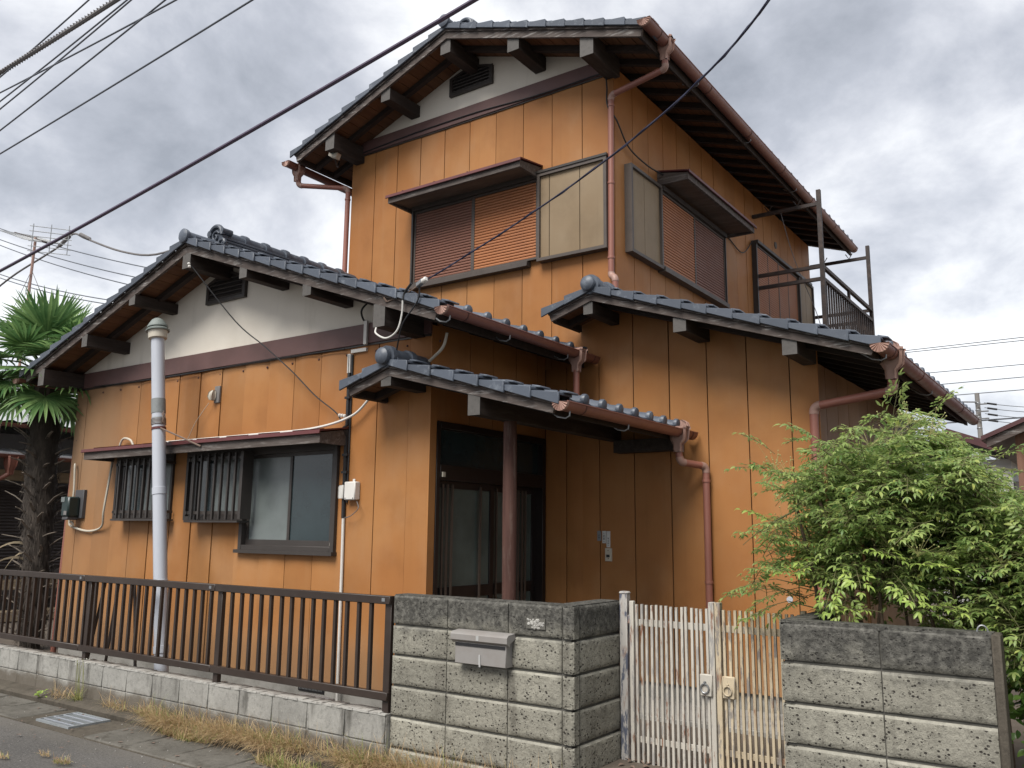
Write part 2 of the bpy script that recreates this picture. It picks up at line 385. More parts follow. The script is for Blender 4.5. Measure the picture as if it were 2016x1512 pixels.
M['palm'] = leaf_mat('palm_leaf', (0.055, 0.135, 0.045), (0.21, 0.33, 0.12), 0.4, 0.3)
M['palm_dead'] = plain('dry_palm_leaf', (0.36, 0.29, 0.19), 0.8)
M['petiole'] = plain('palm_petiole', (0.06, 0.10, 0.03), 0.5)
M['nandina'] = leaf_mat('nandina_leaf', (0.125, 0.225, 0.065), (0.40, 0.49, 0.165), 0.52, 0.38, yellow=(0.42, 0.46, 0.12))
M['nandina_new'] = leaf_mat('fresh_leaf', (0.24, 0.36, 0.08), (0.40, 0.50, 0.13), 0.42, 0.36)
M['camellia'] = leaf_mat('broad_leaf', (0.045, 0.105, 0.022), (0.13, 0.215, 0.05), 0.25, 0.27)
M['twig'] = plain('green_twig', (0.13, 0.13, 0.05), 0.7)
M['stem'] = plain('shrub_stem', (0.13, 0.09, 0.062), 0.85, 0.1, 25, 0.6, sc=(1, 1, 0.3))
M['stem_or'] = plain('cane_stem', (0.28, 0.135, 0.055), 0.7, 0.1, 25, 0.4, sc=(1, 1, 0.3))
M['berry'] = plain('unripe_berry', (0.42, 0.40, 0.16), 0.4, 0.1)
M['drygrass'] = leaf_mat('dry_grass', (0.36, 0.24, 0.135), (0.60, 0.46, 0.27), 0.4, 0.7, yellow=(0.26, 0.27, 0.09))
M['greengrass'] = leaf_mat('green_grass', (0.16, 0.22, 0.06), (0.36, 0.36, 0.13), 0.3, 0.6)
M['petal'] = plain('white_petal', (0.75, 0.76, 0.68), 0.6)
M['nb_dark'] = plain('neighbour_dark_wall', (0.07, 0.056, 0.05), 0.7, 0.1, 3, 0.4)
M['nb_shut'] = plain('neighbour_shutter', (0.075, 0.062, 0.058), 0.5, 0.05)
M['nb_wood'] = wood_mat('pale_deck_wood', (0.33, 0.25, 0.165), (0.42, 0.33, 0.22), (0.25, 0.19, 0.13), 0.4, (20, 2, 20))
M['nb_grey'] = plain('grey_render', (0.20, 0.19, 0.185), 0.9, 0.1, 2, 0.4)
M['nb_roof'] = plain('pale_corrugated_roof', (0.42, 0.43, 0.44), 0.5, 0.05, 5, 0.4)
M['tinroof'] = plain('dark_red_tin_roof', (0.085, 0.032, 0.034), 0.5, 0.05, 5, 0.4)
M['nb_white'] = plain('pale_board_wall', (0.50, 0.50, 0.47), 0.8, 0.05, 4, 0.3)
M['polec'] = plain('concrete_pole', (0.22, 0.21, 0.20), 0.85, 0.0, 4, 0.3)
M['woodpost'] = wood_mat('red_brown_post', (0.15, 0.075, 0.05), (0.21, 0.115, 0.08), (0.12, 0.07, 0.05), 0.4, (25, 25, 2))

# all paints, woods and stones a little darker together to offset the stronger sun and exposure
for m_ in M.values():
    t_ = m_.node_tree
    if any(n.type == 'BSDF_TRANSLUCENT' for n in t_.nodes): continue
    b_ = next(n for n in t_.nodes if n.type == 'BSDF_PRINCIPLED'); sk_ = b_.inputs['Base Color']
    if not sk_.links: continue
    h_ = t_.nodes.new('ShaderNodeHueSaturation'); h_.inputs['Value'].default_value = 0.78
    if m_.name.startswith('siding'): h_.inputs['Value'].default_value = 0.70; h_.inputs['Saturation'].default_value = 0.97
    t_.links.new(sk_.links[0].from_socket, h_.inputs['Color']); t_.links.new(h_.outputs[0], sk_)

# ------------------------------------------------------------------ mesh helpers
class MB:
    def __init__(s): s.v = []; s.f = []
    def add(s, vs, fs):
        o = len(s.v); s.v += [tuple(v) for v in vs]; s.f += [tuple(i + o for i in f) for f in fs]; return s
    def box(s, x0, x1, y0, y1, z0, z1):
        vs = [(x, y, z) for z in (z0, z1) for y in (y0, y1) for x in (x0, x1)]
        return s.add(vs, [(0, 2, 3, 1), (4, 5, 7, 6), (0, 1, 5, 4), (2, 6, 7, 3), (0, 4, 6, 2), (1, 3, 7, 5)])
    def obox(s, o, a, b, c):
        o, a, b, c = map(Vector, (o, a, b, c))
        vs = [o + a * i + b * j + c * k for k in (0, 1) for j in (0, 1) for i in (0, 1)]
        return s.add(vs, [(0, 2, 3, 1), (4, 5, 7, 6), (0, 1, 5, 4), (2, 6, 7, 3), (0, 4, 6, 2), (1, 3, 7, 5)])
    def prism(s, pts, vec):
        n = len(pts); vec = Vector(vec); pts = [Vector(p) for p in pts]
        return s.add(pts + [p + vec for p in pts], [tuple(range(n))[::-1], tuple(range(n, 2 * n))] + [(i, (i + 1) % n, n + (i + 1) % n, n + i) for i in range(n)])
    def poly(s, pts): return s.add(pts, [tuple(range(len(pts)))])
    def tube(s, pts, r, n=8, caps=True):
        pts = [Vector(p) for p in pts]; rs = r if isinstance(r, (list, tuple)) else [r] * len(pts)
        vs = []; ref = None
        for i, p in enumerate(pts):
            a = pts[max(0, i - 1)]; b = pts[min(len(pts) - 1, i + 1)]
            d = (b - a).normalized()
            if ref is None: ref = d.orthogonal().normalized()
            ref = (ref - d * ref.dot(d)).normalized(); bi = d.cross(ref)
            vs += [p + (ref * math.cos(2 * PI * k / n) + bi * math.sin(2 * PI * k / n)) * rs[i] for k in range(n)]
        fs = [(i * n + k, i * n + (k + 1) % n, (i + 1) * n + (k + 1) % n, (i + 1) * n + k) for i in range(len(pts) - 1) for k in range(n)]
        if caps: fs += [tuple(range(n))[::-1], tuple(range((len(pts) - 1) * n, len(pts) * n))]
        return s.add(vs, fs)
    def lathe(s, o, d, prof, n=14):
        o = Vector(o); d = Vector(d).normalized(); a = d.orthogonal().normalized(); b = d.cross(a)
        vs = []
        for r, h in prof: vs += [o + d * h + (a * math.cos(2 * PI * k / n) + b * math.sin(2 * PI * k / n)) * max(r, 1e-4) for k in range(n)]
        fs = [(i * n + k, i * n + (k + 1) % n, (i + 1) * n + (k + 1) % n, (i + 1) * n + k) for i in range(len(prof) - 1) for k in range(n)]
        fs += [tuple(range(n))[::-1], tuple(range((len(prof) - 1) * n, len(prof) * n))]
        return s.add(vs, fs)
WL = {}
def wl(o): return WL.get(o.name, Vector((0, 0, 0)))
def link(name, me, parent=None, loc=(0, 0, 0)):
    """loc is a world position; the mesh is in coordinates relative to it"""
    o = bpy.data.objects.new(name, me); COL.objects.link(o)
    L = Vector(loc)
    if parent is not None:
        o.parent = parent; o.location = L - wl(parent)
    else: o.location = L
    WL[o.name] = L
    return o
def mesh(name, mb, mat, bevel=0.0, flat=False, recalc=True, origin=(0, 0, 0)):
    me = bpy.data.meshes.new(name)
    ox, oy, oz = origin
    me.from_pydata([(x - ox, y - oy, z - oz) for x, y, z in mb.v], [], mb.f)
    if recalc or bevel:
        bm = bmesh.new(); bm.from_mesh(me)
        bmesh.ops.recalc_face_normals(bm, faces=bm.faces)
        if bevel: bmesh.ops.bevel(bm, geom=list(bm.edges), offset=bevel, segments=1, affect='EDGES', profile=0.5, clamp_overlap=True)
        if not flat:
            for f in bm.faces: f.smooth = True
            for e in bm.edges:
                e.smooth = len(e.link_faces) == 2 and e.calc_face_angle(3.0) < 0.7
        bm.to_mesh(me); bm.free()
    elif not flat:
        me.polygons.foreach_set('use_smooth', [True] * len(me.polygons))
    me.materials.append(mat if not isinstance(mat, str) else M[mat])
    return me
def part(name, mb, mat, parent=None, bevel=0.0, flat=False, recalc=True, kind=None):
    o = Vector((0, 0, 0))
    if mb.v:
        xs = [v[0] for v in mb.v]; ys = [v[1] for v in mb.v]; zs = [v[2] for v in mb.v]
        o = Vector(((min(xs) + max(xs)) / 2, (min(ys) + max(ys)) / 2, min(zs)))
    ob = link(name, mesh(name, mb, mat, bevel, flat, recalc, o), parent, o)
    if kind: ob['kind'] = kind
    return ob
def tag(o, label, cat, group=None):
    o['label'] = label; o['category'] = cat
    if group: o['group'] = group
    return o
def thing(name, label, cat, loc, group=None):
    o = bpy.data.objects.new(name, None); o.empty_display_size = 0.2
    COL.objects.link(o); o.location = loc; WL[o.name] = Vector(loc)
    return tag(o, label, cat, group)
def single(name, mb, mat, label, cat, group=None, **k): return tag(part(name, mb, mat, None, **k), label, cat, group)
def struct(name, mb, mat, **k):
    o = part(name, mb, mat, None, **k); o['kind'] = 'structure'; return o
def curve(pts, n=16):
    """smooth line through points (Catmull-Rom)"""
    P = [Vector(p) for p in pts]; P = [P[0] * 2 - P[1]] + P + [P[-1] * 2 - P[-2]]
    out = []
    for i in range(1, len(P) - 2):
        for k in range(n):
            t = k / n; a, b, c, d = P[i - 1:i + 3]
            out.append(0.5 * ((2 * b) + (c - a) * t + (2 * a - 5 * b + 4 * c - d) * t * t + (3 * b - a - 3 * c + d) * t ** 3))
    out.append(P[-2]); return out

# ------------------------------------------------------------------ ground and street
struct('road', MB().poly([(-220, -160, 0), (220, -160, 0), (220, 260, 0), (-220, 260, 0)]), 'asphalt', flat=True)
# raised yard behind the street walls, and the open bare plot on the right
struct('yard_ground', MB().box(-60, -0.62, 4.64, 60, -0.1, 0.20), 'soil', flat=True)
struct('plot_ground', MB().box(-0.60, 60, 4.9, 60, -0.1, 0.17), 'sand', flat=True)
kb = MB().prism([(-60, 4.66, -0.05), (-60, 4.36, -0.05), (-60, 4.345, 0.045), (-60, 4.40, 0.062), (-60, 4.66, 0.085)], (62, 0, 0))
struct('kerb', kb, 'kerb', flat=True)
pav = struct('pavement', MB().box(-60, 8, 3.86, 4.36, -0.08, 0.006), 'kerb', flat=True)
x = -11.6
while x < 1.0:
    if not (-7.75 < x + 0.25 < -7.05):
        a, b = (x, x + 0.528)
        dz = rnd.uniform(0, 0.004)
        part('cover_slab', MB().box(a + 0.004, b - 0.004, 3.872, 4.335, -0.05, 0.014 + dz), 'slab', pav, bevel=0.008)
    x += 0.535
gr = thing('drain_grate', 'rectangular galvanised grate set in the gutter covers', 'grate', (-7.40, 4.12, 0.0))
g0 = MB()
for y in (3.945, 4.285): g0.box(-7.66, -7.14, y, y + 0.022, -0.02, 0.022)
for xx in (-7.66, -7.162): g0.box(xx, xx + 0.022, 3.967, 4.285, -0.02, 0.022)
part('frame', g0, 'galv', gr)
gp = MB().box(-7.638, -7.162, 3.967, 4.285, -0.03, 0.004)
part('grate_well', gp, 'mortar', gr)
for k in range(17):
    xx = -7.625 + k * 0.028
    part('grate_bar', MB().box(xx, xx + 0.017, 3.968, 4.284, -0.005, 0.018), 'galv', gr)
for k in range(4):
    y = 4.0 + k * 0.083
    cb = MB()
    for q in range(34): cb.box(-7.635 + q * 0.014, -7.627 + q * 0.014, y, y + 0.011, 0.0185, 0.0235)
    part('cross_rod', cb, 'pvc', gr)

# ------------------------------------------------------------------ low block wall and railing
LW = thing('low_block_wall', 'low wall of smooth grey concrete blocks under the bronze railing', 'wall', (-7.5, 4.6, 0))
part('wall_core', MB().box(-12.0, -4.222, 4.552, 4.65, -0.05, 0.372), 'mortar', LW)
xs = [-4.222 - 0.389 * k for k in range(21)]
for i in range(20):
    b, a = xs[i], xs[i + 1]
    for z0, z1 in ((-0.03, 0.186), (0.194, 0.375)):
        part('concrete_block', MB().box(a + 0.004, b - 0.004, 4.54 + rnd.uniform(-0.0015, 0.002), 4.66, z0, z1), 'concrete', LW, bevel=0.004)
cap = MB(); n = 150
for i in range(n):
    a = -12.0 + (12.0 - 4.225) * i / n; b = -12.0 + (12.0 - 4.225) * (i + 1) / n
    cap.box(a, b + 0.004, 4.533 + rnd.uniform(0, 0.008), 4.665, 0.375, 0.383 + rnd.uniform(0, 0.008))
part('mortar_capping', cap, 'mortar', LW)

FE = thing('metal_railing', 'dark bronze metal railing standing on the low block wall', 'railing', (-7.5, 4.58, 0.38))
for px_ in (-11.97, -10.03, -8.13, -6.14, -4.26):
    part('post', MB().box(px_ - 0.03, px_ + 0.03, 4.575, 4.615, 0.37, 1.165), 'fence', FE, bevel=0.003)
spans = [(-12.0, -8.20), (-8.20, -6.185), (-6.185, -4.226)]
for a, b in spans:
    part('top_rail', MB().box(a + 0.002, b - 0.002, 4.552, 4.60, 1.11, 1.167), 'fence', FE, bevel=0.004)
    part('bottom_rail', MB().box(a + 0.002, b - 0.002, 4.552, 4.60, 0.467, 0.522), 'fence', FE, bevel=0.004)
    bd = part('rail_badge', MB().box(b - 0.075, b - 0.045, 4.549, 4.552, 1.128, 1.152), 'steel', FE)
bal_me = mesh('baluster', MB().box(-0.0125, 0.0125, -0.0125, 0.0125, 0, 0.60), M['fence'])
bx = [-4.42 - 0.1196 * k for k in range(14)] + [-6.25 - 0.1175 * k for k in range(16)] + [-8.18 - 0.1225 * k for k in range(30)]
for xx in bx: link('baluster', bal_me, FE, (xx + rnd.uniform(-0.004, 0.004), 4.576, 0.515))
single('leaning_stake', MB().tube([(-7.98, 4.70, 0.24), (-7.865, 4.71, 1.10)], 0.014, 6), 'fence', 'thin dark stake behind the railing, leaning right at its top', 'stake', 'stakes leaning on the railing')
single('leaning_stake', MB().tube([(-7.45, 4.70, 0.24), (-7.60, 4.71, 1.10)], 0.014, 6), 'fence', 'thin dark stake just left of the pale vent pipe, leaning left', 'stake', 'stakes leaning on the railing')
single('leaning_stake', MB().tube([(-8.31, 4.70, 0.24), (-8.09, 4.71, 1.12)], 0.014, 6), 'fence', 'thin dark stake crossing behind the railing post near the house corner', 'stake', 'stakes leaning on the railing')

# ------------------------------------------------------------------ split-face block walls by the gate
def face_block(o, u, w, L, H, seed, chips=None):
    """rough face block: o lower corner on the outer face, u along the wall, w inward"""
    o, u, w = Vector(o), Vector(u), Vector(w)
    nu, nv = 18, 10; vs = []; T = 0.055
    bs = [0, 0.045] + [0.045 + (0.935 - 0.045) * k / 8 for k in range(1, 9)] + [1.0]
    for j in range(nv + 1):
        for i in range(nu + 1):
            a, b = i / nu, bs[j]
            ed = min(a * L, (1 - a) * L, b * H, (1 - b) * H)
            k = min(1, ed / 0.012)
            d = noise.noise(Vector((a * L * 16 + seed * 3.1, b * H * 16, seed))) * 0.005 + noise.noise(Vector((a * L * 45, b * H * 45 + seed, 5))) * 0.003
            p = o + u * (a * L) + Vector((0, 0, b * H)) + w * (0.010 * (1 - k) - k * d * 0.8)
            vs.append(p)
    fs = []
    for j in range(nv):
        for i in range(nu):
            q = j * (nu + 1) + i; fs.append((q, q + 1, q + nu + 2, q + nu + 1))
    ring = [i for i in range(nu + 1)] + [j * (nu + 1) + nu for j in range(1, nv + 1)] + [nv * (nu + 1) + i for i in range(nu - 1, -1, -1)] + [j * (nu + 1) for j in range(nv - 1, 0, -1)]
    n0 = len(vs); vs += [vs[i] + w * T for i in ring]; m_ = len(ring)
    for k in range(m_): fs.append((ring[k], ring[(k + 1) % m_], n0 + (k + 1) % m_, n0 + k))
    fs.append(tuple(n0 + k for k in range(m_))[::-1])
    mb = MB(); mb.add(vs, fs); return mb
def edge_rows(o):
    o.data.materials.append(M['block_edge'])
    for q in range(9 * 18, 10 * 18): o.data.polygons[q].material_index = 1
    return o
BW = thing('block_wall', 'rough split-face block wall with a steel letterbox, left of the gate', 'wall', (-3.5, 4.65, 0), 'split-face walls flanking the gate')
COURSES = [-0.03, 0.172, 0.373, 0.575, 0.776, 0.977, 1.178]
part('wall_core', MB().box(-4.205, -2.775, 4.592, 4.70, -0.05, 1.17), 'joint', BW)
part('wall_core', MB().box(-2.90, -2.772, 4.70, 5.20, -0.05, 1.17), 'joint', BW)
LB = [-4.215, -3.73, -3.235, -2.835]
s_ = 1
for c in range(6):
    z0, z1 = COURSES[c] + 0.008, COURSES[c + 1] - 0.008
    if c == 5: z1 += 0.004
    for i in range(3):
        a, b = LB[i] + 0.004, LB[i + 1] - 0.003; s_ += 1
        edge_rows(part('concrete_block', face_block((a, 4.573, z0), (1, 0, 0), (0, 1, 0), b - a, z1 - z0, s_), 'block', BW))
    # corner block: a short rough quoin piece and the return face beyond the groove
    s_ += 1; edge_rows(part('concrete_block', face_block((-2.832, 4.574, z0), (1, 0, 0), (0, 1, 0), 0.082, z1 - z0, s_), 'block', BW))
    s_ += 1; edge_rows(part('concrete_block', face_block((-2.751, 4.577, z0), (0, 1, 0), (-1, 0, 0), 0.078, z1 - z0, s_), 'block', BW))
    s_ += 1; edge_rows(part('concrete_block', face_block((-2.750, 4.662, z0), (0, 1, 0), (-1, 0, 0), 0.535, z1 - z0, s_), 'block', BW))
tp = MB().box(-4.205, -2.765, 4.585, 4.715, 1.165, 1.181).box(-2.91, -2.765, 4.715, 5.19, 1.165, 1.181)
part('wall_top', tp, 'block', BW)
nm = part('name_plate_recess', MB().box(-3.085, -2.945, 4.563, 4.575, 1.03, 1.095), 'joint', BW)
mp = MB()
for k in range(70):
    mp.lathe((-3.015 + max(-.058, min(.058, rnd.gauss(0, 0.034))), 4.566 + rnd.uniform(-0.006, 0.002), 1.060 + max(-.024, min(.024, rnd.gauss(0, 0.015)))), (rnd.gauss(0, 0.2), -1, rnd.gauss(0, 0.2)), [(0.001, 0.006), (rnd.uniform(0.005, 0.011), 0.002), (0.009, -0.006)], 6)
part('plaster_remnant', mp, 'mortar', nm)

BW2 = thing('block_wall', 'mossy split-face block wall in front of the leafy shrub, right of the gate', 'wall', (-1.0, 4.65, 0), 'split-face walls flanking the gate')
part('wall_core', MB().box(-1.49, -0.52, 4.592, 4.69, -0.05, 1.165), 'joint', BW2)
part('wall_core', MB().box(-1.49, -1.40, 4.69, 5.38, -0.05, 1.165), 'joint', BW2)
RB = [-1.508, -1.018, -0.535]
for c in range(6):
    z0, z1 = COURSES[c] + 0.008, COURSES[c + 1] - 0.008
    for i in range(2):
        a, b = RB[i] + 0.003, RB[i + 1] - 0.003; s_ += 1
        edge_rows(part('concrete_block', face_block((a, 4.573, z0), (1, 0, 0), (0, 1, 0), b - a, z1 - z0, s_), 'block', BW2))
    s_ += 1; edge_rows(part('concrete_block', face_block((-1.508, 5.38, z0), (0, -1, 0), (1, 0, 0), 0.80, z1 - z0, s_), 'block', BW2))
part('wall_end', MB().box(-0.535, -0.497, 4.568, 4.69, -0.04, 1.182), 'kerb', BW2, bevel=0.008)
part('wall_top', MB().box(-1.50, -0.53, 4.58, 4.695, 1.16, 1.183).box(-1.50, -1.385, 4.695, 5.375, 1.16, 1.183), 'block', BW2)
hk = MB().tube([Vector((-0.575 - 0.022 * math.cos(a), 4.635 + 0.003 * a, 1.178 + 0.030 * math.sin(a) + 0.004)) for a in [k * PI / 9 - 0.2 for k in range(11)]], 0.0042, 6)
single('bent_hook', hk, 'steel', 'bent steel loop sticking up from the right block wall', 'hook')

# letterbox on the left wall
LT = thing('letterbox', 'brushed grey letterbox fixed to the left block wall', 'letterbox', (-3.33, 4.50, 0.8))
part('box_body', MB().box(-3.60, -3.195, 4.505, 4.592, 0.785, 0.945), 'mailbox', LT, bevel=0.004)
fl = MB().prism([(-3.622, 4.575, 0.990), (-3.622, 4.500, 0.983), (-3.622, 4.484, 0.968), (-3.622, 4.484, 0.934), (-3.622, 4.512, 0.912), (-3.622, 4.518, 0.930), (-3.622, 4.575, 0.955)], (0.448, 0, 0))
part('flap', fl, 'mailbox', LT)
part('flap_shadow', MB().box(-3.595, -3.20, 4.5005, 4.5055, 0.896, 0.914), 'black', LT)  # black strip standing in for the shadow under the flap
part('tape_strip', MB().box(-3.405, -3.391, 4.500, 4.5045, 0.79, 0.85).box(-3.399, -3.387, 4.496, 4.500, 0.777, 0.80), 'tape', LT)
part('lid_tape', MB().obox((-3.415, 4.4835, 0.936), (0.022, 0, 0), (0, -0.001, 0), (0.0, 0.0, 0.031)), 'tape', LT)

# ------------------------------------------------------------------ gate
def leaf_gate(name, label, x0, x1, mat, meeting_right, plate_x):
    t = thing(name, label, 'gate', ((x0 + x1) / 2, 5.15, 0.2), 'two leaves of the front gate')
    stile = (x1 - 0.034, x1) if meeting_right else (x0, x0 + 0.034)
    hinge = (x0, x0 + 0.028) if meeting_right else (x1 - 0.028, x1)
    part('meeting_stile', MB().box(stile[0], stile[1], 5.125, 5.175, 0.20, 1.205), mat, t, bevel=0.003)
    part('hinge_stile', MB().box(hinge[0], hinge[1], 5.13, 5.165, 0.20, 1.185), mat, t, bevel=0.003)
    for z0, z1 in ((1.030, 1.072), (0.318, 0.356)):
        part('rail', MB().box(x0 + 0.03, x1 - 0.03, 5.152, 5.162, z0, z1), mat, t, bevel=0.002)
    me = mesh('gate_bar', MB().box(-0.0078, 0.0078, -0.0078, 0.0078, 0, 0.965).box(-0.0078, 0.0078, -0.0078, 0.0078, 0.965, 0.966), M[mat])
    lo, hi = (hinge[1] + 0.022, stile[0] - 0.014) if meeting_right else (stile[1] + 0.020, hinge[0] - 0.014)
    nb = 15 if meeting_right else 14
    for k in range(nb):
        xx = lo + (hi - lo) * k / (nb - 1)
        o = link('gate_bar', me, t, (xx, 5.142, 0.198 + rnd.uniform(-0.004, 0.004)))
        o.rotation_euler = (0, rnd.gauss(0, 0.0025), 0)
    pl = part('lock_plate', MB().box(plate_x, plate_x + 0.079, 5.108, 5.128, 0.652, 0.782), mat, t, bevel=0.006)
    rg = MB().tube([Vector((plate_x + 0.036 + 0.025 * math.sin(a), 5.100, 0.700 + 0.027 * math.cos(a))) for a in [2 * PI * k / 18 for k in range(19)]], 0.0052, 7, False)
    rg.lathe((plate_x + 0.036, 5.110, 0.735), (0, -1, 0), [(0.008, 0), (0.008, 0.012), (0.005, 0.016)], 8)
    part('ring_pull', rg, 'steel' if meeting_right else mat, pl)
    return t
leaf_gate('gate', 'left gate leaf of thin bars in peeling white paint', -2.664, -2.088, 'gate_w', True, -2.182)
leaf_gate('gate', 'right gate leaf of thin bars in peeling cream paint', -2.082, -1.535, 'gate_c', False, -2.040)
def gate_post(x, y, ztop, label):
    t = thing('gate_post', label, 'post', (x, y, 0), 'gate posts')
    part('post_body', MB().box(x - 0.027, x + 0.027, y - 0.027, y + 0.027, 0.0, ztop - 0.012), 'gate_p', t, bevel=0.004)
    part('post_cap', MB().box(x - 0.031, x + 0.031, y - 0.031, y + 0.031, ztop - 0.016, ztop + 0.004), 'gate_p', t, bevel=0.008)
    part('hinge', MB().lathe((x + (0.044 if x < -2 else -0.044), y - 0.03, 1.045), (0, 0, 1), [(0.010, 0), (0.010, 0.05)], 8), 'gate_p', t)
gate_post(-2.715, 5.17, 1.238, 'square peeling gate post at the end of the left block wall')
gate_post(-1.478, 5.43, 1.215, 'square peeling gate post at the back of the right block wall')

# ------------------------------------------------------------------ the house
HO = thing('house', 'two storey house clad in orange metal panels under blue grey tiled roofs', 'house', (-5.5, 8.0, 0.2))
def siding(parent, axis, at, u0, u1, joints, zb, zt, holes=(), mat='siding', brk=(), sgn=-1, gap=0.009, bow=0.004):
    """vertical sheet-metal panels. axis 'y': wall facing -Y at y=at, u=X. axis 'x': wall facing sgn*X at x=at, u=Y"""
    ed = sorted([u0] + [j for j in joints if u0 + 0.03 < j < u1 - 0.03] + [u1])
    ft = zt if callable(zt) else (lambda u: zt)
    fb = zb if callable(zb) else (lambda u: zb)
    def P(u, z, d):
        return (u, at + d, z) if axis == 'y' else (at - sgn * d, u, z)
    for i in range(len(ed) - 1):
        a = ed[i] + (gap / 2 if i else 0); b = ed[i + 1] - (gap / 2 if i < len(ed) - 2 else 0)
        d0 = rnd.uniform(-0.001, 0.0015)
        rc = rnd.random(); bw = bow * rnd.uniform(0.4, 1.3); tl = rnd.gauss(0, bow * 0.35)
        def piece(c, d, f0, f1):
            if f1((c + d) / 2) - f0((c + d) / 2) < 0.01: return
            us = sorted(set([c + (d - c) * k / 4 for k in range(5)] + [q for q in brk if c < q < d])); mb = MB()
            m_, hw = (a + b) / 2, (b - a) / 2; n_ = len(us)
            dd = [d0 - bw * (1 - ((u - m_) / hw) ** 2) + tl * (u - m_) / hw for u in us]
            rows = [[P(u, f0(u), q) for u, q in zip(us, dd)], [P(u, f1(u), q) for u, q in zip(us, dd)], [P(u, f1(u), 0.014) for u in us], [P(u, f0(u), 0.014) for u in us]]
            fs = [(r * n_ + i, r * n_ + i + 1, ((r + 1) % 4) * n_ + i + 1, ((r + 1) % 4) * n_ + i) for r in range(4) for i in range(n_ - 1)]
            mb.add(sum(rows, []), fs + [(0, n_, 2 * n_, 3 * n_), (n_ - 1, 2 * n_ - 1, 3 * n_ - 1, 4 * n_ - 1)])
            o = part('siding_panel', mb, mat, parent); o.color = (rc, rc, rc, 1)
        K = lambda z: (lambda u: z)
        hs = sorted([H_ for H_ in holes if H_[0] < b - 1e-4 and H_[1] > a + 1e-4], key=lambda q: q[0])
        if not hs: piece(a, b, fb, ft); continue
        if len(hs) == 2 and hs[1][0] <= hs[0][1] + 1e-3:   # two openings side by side meet inside this strip
            m_ = hs[0][1]
            lo_ = min(hs[0][2], hs[1][2]); piece(a, b, fb, K(lo_))
            for H_, c, d in ((hs[0], a, m_), (hs[1], m_, b)):
                piece(c, d, K(lo_), K(H_[2]))
            piece(a, b, K(max(hs[0][3], hs[1][3])), ft); continue
        H_ = hs[0]
        if len(hs) == 2: # a pier between two openings
            piece(a, b, fb, K(min(hs[0][2], hs[1][2]))); piece(hs[0][1], hs[1][0], K(min(hs[0][2], hs[1][2])), K(max(hs[0][3], hs[1][3]))); piece(a, b, K(max(hs[0][3], hs[1][3])), ft); continue
        piece(a, b, fb, K(H_[2])); piece(a, b, K(H_[3]), ft)
        if H_[0] > a + 0.004: piece(a, H_[0], K(H_[2]), K(H_[3]))
        if H_[1] < b - 0.004: piece(H_[1], b, K(H_[2]), K(H_[3]))
def jt(ref, p, a, b): return [ref + p * k for k in range(-60, 60) if a < ref + p * k < b]

# wall cores (dark backing seen only in the joints)
W = {}
wing = part('wall', MB().box(-9.985, -4.66, 5.36, 10.0, 0.355, 3.30), 'core', HO); W['wing'] = wing
up = part('wall', MB().box(-7.335, -3.745, 7.016, 13.55, 0.36, 6.20), 'core', HO); W['up'] = up
rw = part('wall', MB().box(-4.53, -1.935, 7.016, 11.0, 0.36, 2.90), 'core', HO); W['rw'] = rw
fo = MB().box(-9.96, -4.56, 5.30, 9.9, 0.0, 0.353).box(-4.55, -1.95, 7.03, 10.9, 0.0, 0.353)
part('foundation', fo, 'found', HO)
vg = MB()
for k in range(16): vg.box(-5.93 + k * 0.018, -5.922 + k * 0.018, 5.286, 5.30, 0.27, 0.325)
part('underfloor_vent', MB().box(-5.95, -5.63, 5.292, 5.302, 0.255, 0.34), 'black', HO)
part('underfloor_vent', vg, 'steel', HO)
part('doorstep', MB().box(-4.50, -3.55, 5.35, 6.99, 0.0, 0.30).box(-3.6, -1.5, 6.3, 6.99, 0.0, 0.235), 'found', HO, bevel=0.006)

# front wing, street face
kw = [(-6.80, -5.54, 1.43, 2.40), (-7.72, -6.80, 1.70, 2.40), (-9.0, -7.95, 1.715, 2.40)]
siding(wing, 'y', 5.27, -10.0, -4.52, jt(-7.262, 0.3587, -10, -4.52), 0.36, 3.22, kw, 'siding_soot_shade', bow=0.010)
part('corner_trim', MB().box(-4.524, -4.512, 5.268, 5.35, 0.36, 3.3), 'siding', wing)
# wing, entrance side
siding(wing, 'x', -4.52, 5.352, 7.0, [5.79, 6.13, 6.49, 6.85], 0.36, 3.33, [(5.36, 6.96, 0.2, 2.51)], 'siding', sgn=1)
siding(wing, 'x', -10.0, 5.29, 10.0, jt(5.6, 0.36, 5.3, 10), 0.36, 3.3, (), 'siding_soot_shade', sgn=-1)
part('roof_flashing', MB().box(-4.515, -4.490, 5.40, 6.98, 2.885, 2.965), 'red_tin', wing)
# wing gable
uw = lambda X: 4.285 - 0.347 * abs(X + 7.27) + 0.05
part('gable_wall', MB().prism([(-9.93, 5.274, 3.39), (-4.60, 5.274, 3.39), (-4.535, 5.274, uw(-4.535)), (-7.27, 5.274, uw(-7.27)), (-9.97, 5.274, uw(-9.97))], (0, 0.04, 0)), 'plaster', HO)
part('beam_band', MB().box(-10.03, -4.515, 5.240, 5.272, 3.222, 3.40), 'band', HO, bevel=0.003)
part('band_flashing', MB().box(-10.0, -4.52, 5.252, 5.27, 3.205, 3.220), 'alu_dark', HO)
for k in range(15):
    xx = -9.72 + k * 0.3587
    part('screw', MB().lathe((xx + 0.27, 5.27, 3.15), (0, -1, 0), [(0.012, 0), (0.010, 0.006), (0.005, 0.010)], 8), 'gutter_dark', wing)
for zz in (2.86, 2.62): part('screw', MB().lathe((-9.93, 5.27, zz), (0, -1, 0), [(0.012, 0), (0.010, 0.006)], 8), 'gutter_dark', wing)

